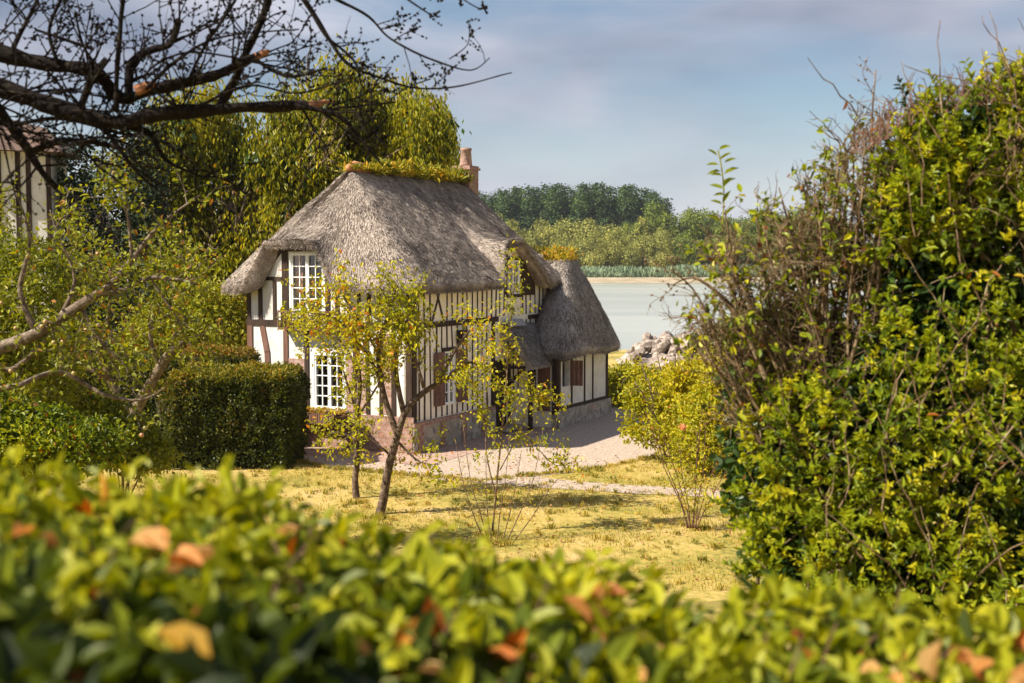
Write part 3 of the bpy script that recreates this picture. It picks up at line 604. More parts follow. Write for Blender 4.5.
for sgn in (1, -1):
    A = []
    for k in range(n_ + 1):
        t_ = k / n_; x = -5.5 + sgn * 6.3 * t_; z = 12.75 - 5.4 * t_ + .3 * math.sin(math.pi * t_); A.append((x, z))
    V = []
    for (x, z) in A: V += [(x, -.65, z), (x, 9.5, z), (x, -.65, z - .55), (x, 9.5, z - .55)]
    Qs = []
    for k in range(n_):
        a = 4 * k; b2 = a + 4; Qs += [[a, b2, b2 + 1, a + 1], [a + 2, a + 3, b2 + 3, b2 + 2], [a, a + 2, b2 + 2, b2], [a + 1, b2 + 1, b2 + 3, a + 3]]
    Qs.append([4 * n_, 4 * n_ + 1, 4 * n_ + 3, 4 * n_ + 2]); g.add(V, Qs, var=.45)
g.build('roof', M['thatch_brown'], nh)
g = MB(); g.box(-1.6, .75, -2.4, -.04, 0, 9.35); g.build('bay', M['plaster'], nh)
g = MB()
for s in (-1.52, -.75, -.2, .1, .68): g.beam((s, -2.401, .3), (s, -2.401, 9.3), .14, .04, NL)
g.beam((-1.6, -2.401, 6.2), (.75, -2.401, 6.2), .18, .05, NL); g.build('bay_timber', M['timber'], nh)
g = MB(); g.add([(-2.3, -2.9, 9.3), (1.2, -2.9, 9.2), (1.2, .3, 9.2), (-2.3, .3, 9.3), (-2.3, -2.3, 9.8), (.2, -2.0, 9.7), (.1, .2, 10.2), (-2.3, .2, 10.8)], [[0, 1, 5, 4], [1, 2, 6, 5], [2, 3, 7, 6], [3, 0, 4, 7], [4, 5, 6, 7], [3, 2, 1, 0]], var=.45); g.build('bay_roof', M['thatch_brown'], nh)
g = MB(); g.box(.76, 2.6, .6, 7, 0, 3.9); g.build('side_wing', M['plaster'], nh)
g = MB(); g.box(.02, 2.95, .3, 7.2, 3.9, 4.2); g.add([(0.02, .3, 4.2), (2.95, .3, 4.2), (2.95, 7.2, 4.2), (.02, 7.2, 4.2), (.02, .3, 5.9), (.02, 7.2, 5.9)], [[1, 2, 5, 4], [0, 3, 2, 1]], [[0, 1, 4], [2, 3, 5]]); g.build('wing_roof', M['thatch_brown'], nh)

# ------------------------------------------------------------------ plants: builders
def wobble(p0, p1, n, amp, sag=0):
    p0, p1 = np.array(p0, float), np.array(p1, float); t = np.linspace(0, 1, n)[:, None]
    P = p0 + (p1 - p0) * t; J = rng.normal(0, amp, (n, 3)); J[0] = 0; J = np.cumsum(J, 0) * .5; J -= J[-1] * t; P = P + J; P[:, 2] -= sag * np.sin(math.pi * t[:, 0]); return P
def smooth_line(P, k=5):
    P = np.array(P, float); n = len(P); t = np.arange(n); tt = np.linspace(0, n - 1, (n - 1) * k + 1); out = np.zeros((len(tt), P.shape[1]))
    for q, x in enumerate(tt):
        i1 = min(int(x), n - 2); f = x - i1; p0 = P[max(i1 - 1, 0)]; p1 = P[i1]; p2 = P[i1 + 1]; p3 = P[min(i1 + 2, n - 1)]
        out[q] = .5 * ((2 * p1) + (-p0 + p2) * f + (2 * p0 - 5 * p1 + 4 * p2 - p3) * f * f + (-p0 + 3 * p1 - 3 * p2 + p3) * f ** 3)
    return out
def twigs(mb, line, rad, n, ln, depth, up=(0, 0, .3), spread=1.0, sides=4, tips=None, r0=None, var=.5, spur=0, start=.1, jit=.1):
    """side twigs off a line, recursively; collects tip points for leaves"""
    line = np.asarray(line); m = len(line)
    for _ in range(n):
        t = start + (1 - start) * random.random(); k = min(int(t * (m - 1)), m - 2); p = line[k] + (line[k + 1] - line[k]) * (t * (m - 1) - k); d = unit(line[k + 1] - line[k])
        o = rdir(1)[0]; o -= d * np.dot(o, d) * .8; dd = unit(d * random.uniform(.2, .9) + unit(o) * spread + np.array(up)); l = ln * random.uniform(.45, 1.15)
        s = 5; P = [p]; cur = dd
        for q in range(s): cur = unit(cur + rng.normal(0, jit * 1.7, 3)); P.append(P[-1] + cur * l / s)
        P = np.array(P); rr = (rad if r0 is None else r0) * random.uniform(.5, .8)
        mb.tube(P, np.linspace(rr, rr * .5, s + 1), sides, cap=False)
        if tips is not None: tips.append((P, depth))
        for _s in range(spur):
            q = P[random.randrange(1, s + 1)]; sdv = rdir(1)[0]; mb.tube([q - sdv * .003, q + sdv * .007, q + sdv * .013], [.0045, .0062, .004], 4, cap=False)
        if depth > 0: twigs(mb, P, rr, max(1, int(n * .5)) if depth > 1 else random.randint(2, 4), ln * .5, depth - 1, up, spread, max(3, sides - 1), tips, rr, var, spur, .15, jit)
def leaf_on(mb, tips, per, size, droop=-.2, shape=6, clump=.06, width=.5, vr=None, only=None):
    Ps = [];
    for P, dpt in tips:
        if only is not None and dpt > only: continue
        k = rng.integers(1, len(P), per); Ps.append(P[k] + rng.normal(0, clump, (per, 3)))
    if not Ps: return
    P = np.concatenate(Ps); N = len(P); ax = rdir(N) + np.array([0, 0, droop]); nr = rdir(N) * .8 + np.array([-.25, -.3, .8])
    v = rng.random(N) if vr is None else np.clip(vr + rng.normal(0, .25, N) + .25 * noise(P, 1.5, 8), 0, 1)
    leaves(mb, P, rng.uniform(.6, 1.2, N) * size, ax, nr, shape, v, width)

def clipped_hedge(name, x0, x1, y0, y1, z1, label, n, mside, size=.07, topmat=None, z0=-.05, rz=0, rough=.05):
    root = tag(empty(name, ((x0 + x1) / 2, (y0 + y1) / 2, 0)), label, 'hedge'); cx, cy_ = (x0 + x1) / 2, (y0 + y1) / 2
    a, b2 = (x1 - x0) / 2, (y1 - y0) / 2
    g = MB(); g.box(-a + .22, a - .22, -b2 + .22, b2 - .22, z0, z1 - .3); g.build('twigs', M['core'], root)  # solid dark box added inside the hedge to block light
    area = np.array([2 * a * z1, 2 * b2 * z1, 2 * b2 * z1, 4 * a * b2 * 1.3, 2 * a * z1 * .4]); k = rng.choice(5, n, p=area / area.sum()); u = rng.random(n); v = rng.random(n)
    x = np.where(k == 0, -a + 2 * a * u, np.where(k == 1, -a, np.where(k == 2, a, -a + 2 * a * u))); y = np.where(k == 0, -b2, np.where(k == 4, b2, -b2 + 2 * b2 * (np.where(k == 3, v, u))))
    z = np.where(k == 3, z1, v * z1); nr = np.array([[0, -1, 0], [-1, 0, 0], [1, 0, 0], [0, 0, 1], [0, 1, 0]], float)[k]
    P = np.stack([x, y, z], 1)
    # rounded edges: pull corner points in
    rr = ((np.abs(P[:, 0]) / a) ** 9 + (np.abs(P[:, 1]) / b2) ** 9 + (np.abs(P[:, 2]) / z1) ** 12) ** (1 / 9.); P /= np.maximum(1, rr)[:, None]
    P += nr * ((noise(P + cx, 1.4, 3) * rough * 1.3 + noise(P + cx, 5, 4) * rough)[:, None] - rng.random(n)[:, None] ** 1.5 * .12)
    ax = rdir(n) + nr * .35 + np.array([0, 0, .05]); nn = rdir(n) * .75 + nr * .7 + np.array([0, 0, .25]); var = np.clip(rng.random(n) + .25 * noise(P + cx, 1.3, 5), 0, 1)
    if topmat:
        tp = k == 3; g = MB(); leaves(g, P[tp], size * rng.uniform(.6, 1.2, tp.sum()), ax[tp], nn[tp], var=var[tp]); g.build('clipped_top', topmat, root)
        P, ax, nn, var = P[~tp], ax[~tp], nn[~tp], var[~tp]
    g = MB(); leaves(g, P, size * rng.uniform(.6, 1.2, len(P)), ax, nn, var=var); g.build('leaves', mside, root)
    return root
clipped_hedge('clipped_hedge', -8.35, -5.25, 29.6, 32.2, 2.32, 'broad dark green clipped hedge standing against the left end of the cottage', 34000, M['leaf_box'], .085, M['leaf_box_sunlit'], rough=.12)
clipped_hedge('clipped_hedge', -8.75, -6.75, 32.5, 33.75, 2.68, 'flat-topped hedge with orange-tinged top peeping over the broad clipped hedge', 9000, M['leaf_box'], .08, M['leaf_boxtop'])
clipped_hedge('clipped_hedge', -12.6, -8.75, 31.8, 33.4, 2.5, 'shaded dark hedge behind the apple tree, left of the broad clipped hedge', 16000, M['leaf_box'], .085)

def foliage_mass(parent, E, n, mt, size, clump_n=14, clump_r=.25, droop=-.3, shape=6, shell=.55, width=.5, name='crown', tone=.45, ns=.5, flat=.8, cut=-9):
    nc = max(1, n // clump_n); C, No = in_ellipsoids(E, nc, shell)
    kp = noise(C, ns * 2, 12) > cut; C, No = C[kp], No[kp]; nc = len(C)
    P = np.repeat(C, clump_n, 0) + rng.normal(0, clump_r, (nc * clump_n, 3)) * np.array([1, 1, flat]); No = np.repeat(No, clump_n, 0); N = len(P)
    v = np.clip(tone + .3 * np.repeat(noise(C, ns, 3), clump_n) + .35 * np.repeat(rng.random(nc) - .5, clump_n) + rng.normal(0, .17, N), 0, 1)
    rare = rng.random(N) < .02; v = np.where(rare, rng.uniform(.95, 1, N), np.minimum(v, .95))
    g = MB(); leaves(g, P, size * rng.uniform(.6, 1.3, N), rdir(N) * .7 + No * .3 + np.array([0, 0, droop]), rdir(N) * .6 + No * .55 + np.array([0, 0, .35]), shape, v, width)
    return g.build(name, mt, parent)
def ell(px, py, D, rpx, rpy=None, depth=None):
    p = at(px, py, D); k = D / F; rpy = rpy or rpx; return (p[0], p[1], p[2], rpx * k, depth or rpx * k, rpy * k)
def rel(E, root): return [(e[0] - root.location.x, e[1] - root.location.y, e[2] - root.location.z, *e[3:]) for e in E]
def gz(x, y): return float(height(np.array([x]), np.array([y]))[0])
def proot(name, x, y, label, cat='tree', group=None): 
    z = gz(x, y) if y < 371 else gz(x, y)
    return tag(empty(name, (x, y, z)), label, cat, group)
def trunk_for(root, E, r, mt, nlimb=14, lift=.0, name='trunk'):
    """trunk from the root up, limbs reaching into each mass"""
    E = np.array(E); top = E[:, 2].max(); c = (E[:, :3] * E[:, 3:4]).sum(0) / E[:, 3].sum(); g = MB()
    main = wobble((0, 0, -.1), (c[0] * .6, c[1] * .6, top * .85), 12, r * .35); g.tube(main, np.linspace(r, r * .25, 12), 8)
    for k in range(nlimb):
        e = E[k % len(E)]; s = main[random.randint(3, 9)]; en = e[:3] + rdir(1)[0] * e[3:] * .75; l = wobble(s, en, 8, r * .35, -.2); g.tube(l, np.linspace(r * .42, r * .06, 8), 5)
        twigs(g, l, r * .15, 4, np.linalg.norm(en - s) * .3, 1, sides=3)
    return g.build(name, mt, root, smooth=True)

# ---- big tree with hanging leaves behind the cottage
bt = proot('leafy_tree', -9.5, 44, 'big yellow-green tree with hanging leaves rising behind the cottage roof')
E = []
for k in range(64):
    px = rng.uniform(150, 432); top = np.interp(px, [150, 175, 215, 260, 320, 345, 395, 430, 440], [150, 105, 88, 92, 72, 66, 84, 105, 130]); bot = np.interp(px, [150, 230, 250, 440], [400, 380, 250, 190]); r = rng.uniform(15, 33)
    E.append(ell(px, rng.uniform(top + r * .9, bot), rng.uniform(42.5, 46), r, r * rng.uniform(.9, 1.35)))
E += [ell(rng.uniform(155, 225), rng.uniform(130, 300), 44.5, 24, 30) for k in range(14)]
E += [ell(212, 110, 44, 20, 24), ell(335, 88, 45, 20, 24), ell(290, 112, 44, 24, 24), ell(170, 130, 43.5, 20, 26)]
E = rel(E, bt); trunk_for(bt, E, .42, M['bark'], 40); foliage_mass(bt, E, 80000, M['leaf_big'], .20, 14, .20, -1.3, width=.36, shell=.55, tone=.48, ns=.7, flat=2.0, cut=-.35)
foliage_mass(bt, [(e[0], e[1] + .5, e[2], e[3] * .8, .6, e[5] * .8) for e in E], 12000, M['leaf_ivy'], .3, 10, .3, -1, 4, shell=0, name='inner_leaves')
# ---- weeping willow
ww = proot('weeping_willow', -4.8, 52, 'weeping willow with hanging strands behind the cottage chimney')
def hang(px, py, D): return at(px, py, D) - np.array(ww.location)
g = MB(); gl = MB(); t0 = wobble((0, 0, -.1), hang(395, 100, 52), 10, .12); g.tube(t0, np.linspace(.4, .12, 10), 8)
for k in range(330):
    px = 372 + 84 * random.random() ** .6; py = 84 + (px - 400) ** 2 / 90 * (px > 400) + random.uniform(-6, 60); top = hang(px, py, 52 + random.uniform(-2, 2.5)); ln = random.uniform(1.0, 2.8)
    if k < 60: g.tube(wobble(t0[6], top, 6, .06, -.4), np.linspace(.07, .015, 6), 4)
    n = 46; t = np.linspace(0, 1, n); P = top + np.stack([.25 * np.sin(t * 3 + k) * .3 + (px - 400) * .004 * t, 0 * t, -ln * t], 1) + rng.normal(0, .05, (n, 3))
    leaves(gl, P, .20, rdir(n) * .35 + np.array([0, 0, -1]), rdir(n) + np.array([-.4, -.4, .3]), 4, np.clip(.5 + .3 * math.sin(k * 1.7) + rng.normal(0, .15, n), 0, 1), .22)
g.build('trunk', M['bark'], ww, smooth=True); gl.build('crown', M['leaf_willow'], ww)
# ---- dark conifer and greenery left
dc = proot('conifer', -11.15, 38.5, 'dark blue-green conifer between the neighbour house and the big tree')
E = [(-2.3, 0, 7.6, .7, .7, 1.2), (-2.0, 0, 6.6, .8, .8, 1.6), (-1.9, 0, 4.6, .9, .8, 1.8), (-.3, 0, 8.0, 1.0, 1.0, 2.0), (-.9, 0, 6.5, 1.3, 1.0, 2.2), (-.2, 0, 5.0, 1.3, 1.2, 2.6), (-.8, 0, 2.4, 1.3, 1.3, 2.0)]
trunk_for(dc, E, .2, M['bark'], 8); foliage_mass(dc, E, 14000, M['leaf_dark'], .16, 12, .16, -.5, 4, .5)
sb = proot('leafy_shrub', -10.2, 35.5, 'bright green shrub growing beside the left corner of the cottage', 'shrub')
E = rel([ell(215, 320, 35.5, 32, 40), ell(180, 330, 35.5, 34, 40), ell(235, 335, 35.3, 14, 25), ell(150, 350, 35.5, 30, 35)], sb); trunk_for(sb, E, .08, M['bark'], 8)
foliage_mass(sb, E, 16000, M['leaf_apple'], .13, 12, .16, -.1, tone=.6)
# ---- shrubs right of the cottage
s1 = proot('yellow_shrub', 4.05, 31.0, 'yellow-green shrub beside the gravel at the annexe corner', 'shrub')
E = rel([ell(655, 385, 31, 32, 30), ell(632, 375, 31.5, 22, 22), ell(672, 410, 30.5, 30, 28), ell(645, 420, 31, 26, 26), ell(690, 390, 31, 26, 34)], s1)
g = MB(); tp = []
for k in range(9):
    l = wobble((rng.normal(0, .08), rng.normal(0, .08), 0), (rng.normal(-.1, .7), rng.normal(0, .6), random.uniform(1.6, 3.0)), 8, .06); g.tube(l, np.linspace(.035, .01, 8), 5); twigs(g, l, .012, 7, .6, 1, tips=tp, sides=3)
g.build('stems', M['bark_pale'], s1, smooth=True); foliage_mass(s1, E, 9500, M['leaf_yellow'], .125, 9, .13, -.2, tone=.5, shell=.35, cut=-.3, name='leaves')
s2 = proot('yellow_shrub', 5.2, 29.4, 'golden shrub with a pink rose in front of the ivy, right of the gravel', 'shrub')
E = rel([ell(715, 415, 29, 28, 34), ell(700, 445, 29, 28, 24), ell(722, 380, 29.5, 22, 30)], s2); trunk_for(s2, E, .05, M['bark'], 9, name='stems'); foliage_mass(s2, E, 8000, M['leaf_yellow'], .11, 9, .12, -.1, tone=.55, shell=.35, name='leaves')
g = MB(); p = at(683, 427, 28.2) - np.array(s2.location); K = 60; leaves(g, p + rdir(K) * .05, .07, rdir(K), rdir(K), var=np.ones(K)); g.build('rose', M['flower'], s2)
s3 = proot('green_shrub', 4.6, 44.0, 'low green shrub beyond the annexe on the river side', 'shrub')
E = rel([ell(630, 385, 44, 24, 22), ell(625, 392, 43, 22, 20), ell(670, 386, 45, 34, 14), ell(710, 386, 46, 30, 16)], s3); trunk_for(s3, E, .06, M['bark'], 8, name='stems'); foliage_mass(s3, E, 11000, M['leaf_yellow'], .14, 12, .16, -.1, tone=.42, name='leaves')
s4 = proot('green_shrub', 10.6, 58.0, 'darker bushy shrub by the water behind the big twiggy bush', 'shrub')
E = rel([ell(720, 350, 58, 28, 26), ell(750, 340, 58, 30, 34), ell(790, 345, 58, 30, 34)], s4); trunk_for(s4, E, .1, M['bark'], 8, name='stems'); foliage_mass(s4, E, 9000, M['leaf_apple'], .2, 12, .2, -.1, tone=.4, name='leaves')

# ---- pear tree (two trees) on the lawn
def px_line(pts, D, k=4, root=None):
    P = np.array([at(p[0], p[1], D + (p[3] if len(p) > 3 else 0)) for p in pts]); P = smooth_line(P, k)
    r = np.interp(np.linspace(0, len(pts) - 1, len(P)), np.arange(len(pts)), [p[2] for p in pts])
    return (P - np.array(root.location) if root else P), r
def planted(name, D, stems, label, barkm, leafm, lsize, ntw, ltw, lper, cat='tree', vr=.5, depth=1, droop=-.5, leafname='leaves', trunkname='trunk', only=None, clump=.07, twr=.012, lfilter=None, up=(0, 0, .3)):
    """stems: list of (pixel polyline with radius, twig count)"""
    b0 = stems[0][0][0]; p = at(b0[0], b0[1], D); root = tag(empty(name, (p[0], p[1], p[2])), label, cat)
    if D > 17.5: root.location.z = 0
    g = MB(); tips = []
    for pts, nt in stems:
        P, r = px_line(pts, D, 4, root); g.tube(P, r, 7)
        if nt: twigs(g, P, twr, nt, ltw, depth, up, sides=3, tips=tips, start=.25)
    g.build(trunkname, barkm, root, smooth=True); gl = MB()
    if lfilter: tips = [t for t in tips if lfilter(t[0][0] + np.array(root.location))]
    leaf_on(gl, tips, lper, lsize, droop, clump=clump, vr=vr, only=only); gl.build(leafname, leafm, root); return root
k = 24.5 / F
planted('pear_tree', 24.3, [
    ([(378, 520, .105), (383, 500, .09), (388, 470, .085), (396, 440, .075), (406, 410, .07), (422, 394, .06, .2), (440, 382, .052, .3), (452, 376, .04)], 4),
    ([(398, 436, .07), (384, 395, .055), (378, 350, .045), (388, 315, .03), (396, 290, .015)], 22),
    ([(404, 415, .06), (396, 370, .045), (402, 330, .03), (420, 300, .012)], 20),
    ([(382, 380, .04), (360, 345, .03), (335, 318, .02), (300, 312, .01)], 18),
    ([(380, 355, .035), (352, 310, .02), (340, 292, .01)], 12),
    ([(440, 378, .05), (455, 350, .035), (470, 330, .02)], 6),
    ([(450, 375, .045, .3), (470, 362, .03, .3), (490, 372, .02)], 5),
    ([(424, 388, .04), (412, 350, .03), (405, 340, .02)], 10),
    ([(396, 440, .03), (420, 462, .015), (440, 464, .008)], 5),
    ([(390, 455, .03), (372, 440, .015), (345, 425, .008)], 4)],
    'spreading leaning pear tree with yellowing leaves on the lawn before the cottage', M['bark_pear'], M['leaf_pear'], .10, 10, .8, 10, vr=.5)
planted('young_pear_tree', 26.0, [
    ([(357, 503, .085), (355, 480, .068), (357, 460, .065), (355, 425, .055), (360, 390, .045), (358, 350, .04), (362, 310, .02)], 16),
    ([(359, 420, .035), (346, 380, .02), (338, 350, .01)], 5), ([(359, 415, .03), (378, 385, .02), (392, 360, .01)], 8), ([(358, 440, .02), (338, 432, .012), (325, 438, .006)], 4),
    ([(359, 380, .03), (345, 345, .02), (318, 330, .01)], 12)],
    'slender pear tree with a straight pale trunk, left of the leaning one', M['bark_pear'], M['leaf_pear'], .10, 8, .7, 10, vr=.48)
# lichened pruned limb to the right, part of a third tree with long rose-like shoots
planted('tall_rose', 22.6, [
    ([(492, 535, .022), (497, 480, .018), (503, 420, .015), (508, 360, .012), (512, 310, .010), (515, 262, .006)], 16),
    ([(497, 500, .016), (486, 450, .012), (488, 400, .008), (482, 350, .005)], 9), ([(503, 430, .014), (522, 400, .012), (545, 395, .01), (565, 415, .006)], 12),
    ([(500, 450, .014), (480, 410, .01), (470, 372, .006)], 9), ([(500, 470, .012), (520, 430, .008), (535, 380, .005)], 9), ([(508, 380, .01), (500, 330, .008), (512, 290, .005)], 9),
    ([(512, 420, .012), (530, 440, .01), (555, 465, .008), (572, 462, .004)], 9)],
    'tall slender rose with long leafy shoots reaching up past the thatch', M['twig_tan'], M['leaf_pear'], .085, 8, .42, 6, cat='rose', vr=.5, clump=.06, twr=.007, trunkname='stems')
planted('pruned_fruit_branch', 23.6, [
    ([(470, 540, .06), (466, 480, .05), (470, 430, .045), (478, 405, .045), (500, 404, .04), (525, 410, .035), (540, 425, .025), (548, 445, .015)], 10),
    ([(520, 408, .025), (535, 398, .02), (560, 405, .012)], 6), ([(470, 430, .03), (455, 400, .025), (440, 385, .015)], 6), ([(530, 414, .02), (528, 440, .014), (545, 470, .008)], 8)][0:1] + [
    ([(520, 408, .025), (535, 398, .02), (560, 405, .012)], 5), ([(530, 414, .02), (532, 440, .014), (545, 470, .008)], 8)],
    'grey lichened fruit tree with bare knotty limbs in front of the cottage door', M['bark_pale'], M['leaf_pear'], .09, 8, .4, 1, cat='tree', vr=.6, twr=.010, lfilter=lambda p: p[0] > 0.6) if False else None
planted('bare_rose_bush', 22.8, [([(692 + a * .6, 528, .014), (692 + a * 1.3 + b, 506 + c * .2, .011), (690 + a * 3.2 + b * 2.5, 468 + c * .5, .008), (688 + a * 4.6 + b * 5, 432 + c, .004)], 8) for a, b, c in ((-8, 0, 0), (-6, -3, -20), (-4, 2, 15), (-2, -4, -5), (0, 3, -25), (2, 0, 0), (4, 3, 20), (6, -2, -10), (8, 2, 25))],
    'thin bare-stemmed rose bush on the lawn, right of the tall rose', M['timber_red'], M['leaf_pear'], .06, 5, .4, 4, cat='rose', vr=.5, trunkname='stems', twr=.005)
planted('bare_rose_bush', 22.0, [([(495 + a, 545, .012), (495 + a * 2.4, 515, .010), (495 + a * 3.6 + b, 480, .007), (495 + a * 4.4 + b * 2, 440 + c, .004)], 5) for a, b, c in ((-9, 0, 0), (-6, -3, -20), (-3, 2, 15), (2, 3, -5), (6, 0, 10), (10, 2, -10), (16, 4, 40))],
    'clump of thin twiggy stems at the foot of the tall rose', M['twig_tan'], M['leaf_pear'], .05, 5, .3, 2, cat='rose', vr=.6, trunkname='stems', twr=.005)

# ------------------------------------------------------------------ left apple tree (mid distance)
ap = tag(empty('apple_tree', (-6.6, 14.2, gz(-6.6, 14.2))), 'old apple tree with pale boughs and small fruit reaching in at the left', 'tree')
g = MB(); tips = []; D = 13.5
base = at(-60, 470, 13.8) - np.array(ap.location); base[2] = -.1; ap_tr = wobble((0, 0, -.1), at(-45, 365, D) - np.array(ap.location), 8, .03); g.tube(ap_tr, np.linspace(.19, .11, 8), 9)
APL = [([(-45, 365, .10), (-5, 350, .075), (40, 332, .068), (80, 305, .058), (112, 284, .042), (135, 256, .03), (160, 225, .02), (200, 195, .008)], 26),
       ([(100, 292, .04), (125, 290, .034), (150, 278, .025), (185, 281, .012), (205, 288, .006)], 12), ([(132, 258, .022), (128, 220, .016), (118, 190, .010), (105, 165, .005)], 12),
       ([(35, 330, .04), (20, 290, .028), (30, 240, .018), (15, 190, .008)], 14), ([(-20, 355, .05), (10, 370, .03), (40, 345, .02), (60, 320, .01)], 8),
       ([(20, 385, .03, -.4), (60, 372, .026), (105, 395, .02), (140, 400, .012), (165, 388, .006)], 8), ([(-30, 395, .045), (5, 388, .03), (20, 385, .03)], 4),
       ([(60, 318, .03), (75, 280, .02), (60, 240, .012), (50, 210, .006)], 12), ([(150, 278, .016), (165, 300, .012), (185, 330, .006)], 10), ([(80, 305, .02), (100, 340, .016), (130, 370, .01)], 10)]
for pts, n in APL:
    P, r = px_line(pts, D, 4, ap); g.tube(P, r, 8); twigs(g, P, .009, int(n * .75), .5, 1, (0, 0, .15), sides=3, tips=tips, start=.15)
g.build('trunk', M['bark_pale'], ap, smooth=True)
gl = MB(); leaf_on(gl, tips, 7, .075, -.2, clump=.06, vr=.55, only=1); gl.build('leaves', M['leaf_apple'], ap)
for k in range(34):
    P, dp = random.choice(tips); q = P[-1] - np.array([0, 0, .04]); g = MB(); nseg = 8; a = np.linspace(0, math.pi, 7)
    g.tube(np.stack([0 * a + q[0], 0 * a + q[1], q[2] + .025 * np.cos(a)], 1)[::-1], np.maximum(.026 * np.sin(a), .002), nseg); g.build('apple', M['apple'], ap, smooth=True)
# second apple tree, darker limbs, further back
a2 = planted('apple_tree', 20.5, [
    ([(128, 470, .13), (132, 420, .11), (150, 385, .09), (172, 350, .07), (192, 338, .03), (205, 335, .01)], 10), ([(132, 425, .08), (110, 380, .06), (95, 340, .04), (80, 300, .02)], 14),
    ([(160, 370, .05), (150, 330, .035), (165, 290, .02), (160, 250, .01)], 16), ([(172, 350, .04), (182, 300, .02), (190, 265, .01)], 12), ([(110, 380, .04), (70, 360, .03), (30, 350, .015)], 14),
    ([(100, 350, .04), (110, 300, .025), (95, 260, .012)], 12), ([(90, 330, .03), (50, 300, .02), (20, 280, .01)], 10)],
    'dark-limbed apple tree with a sprinkling of leaves, beyond the pale boughs', M['bark'], M['leaf_apple'], .10, 10, .75, 9, vr=.45, depth=1, only=1, clump=.12, lfilter=lambda p: p[0] < -4.55)
# shrubs at lower left
for (nm, D, L_, n, mt_, lb, sz) in (
    ('leafy_shrub', 17.0, [ell(20, 300, 17, 60, 70, 1.0), ell(25, 380, 17, 55, 45, 1.0), ell(-30, 340, 17, 60, 80, 1.0)], 16000, M['leaf_apple'], 'dense green shrub filling the left edge behind the apple boughs', .075),
    ('leafy_shrub', 15.0, [ell(30, 440, 15, 50, 32, .8), ell(80, 448, 15, 40, 26, .7), ell(-20, 430, 15, 50, 40, .8)], 15000, M['leaf_right'], 'low glossy green shrub at the bottom left above the blurred hedge', .07),
    ('leafy_shrub', 18.0, [ell(120, 440, 18, 36, 26, .7), ell(145, 455, 18, 24, 16, .6), ell(100, 415, 18, 24, 20, .6)], 8000, M['leaf_apple'], 'small loose shrub in the shade left of the broad clipped hedge', .075)):
    p = at(L_[0][0] * 0 + 30, 470, D); cxs = np.mean([e[0] for e in L_]); root = proot(nm, float(cxs), D, lb, 'shrub'); E = rel(L_, root); trunk_for(root, E, .04, M['bark'], 8, name='stems'); foliage_mass(root, E, n, mt_, sz, 9, .07, -.1, tone=.45, ns=1.2, shell=.4, name='leaves')
# bare dead twig by the hedge
planted('dead_shrub', 19.0, [([(140, 450, .02), (136, 425, .015), (138, 400, .008), (128, 385, .004)], 5), ([(140, 445, .015), (150, 425, .01), (160, 410, .004)], 4), ([(139, 440, .014), (130, 415, .01), (126, 395, .004)], 3)],
    'pale leafless dead shrub in front of the shaded hedge', M['bark_pale'], M['leaf_apple'], .05, 4, .3, 0 + 1, cat='shrub', twr=.006, trunkname='stems', lfilter=lambda p: False)

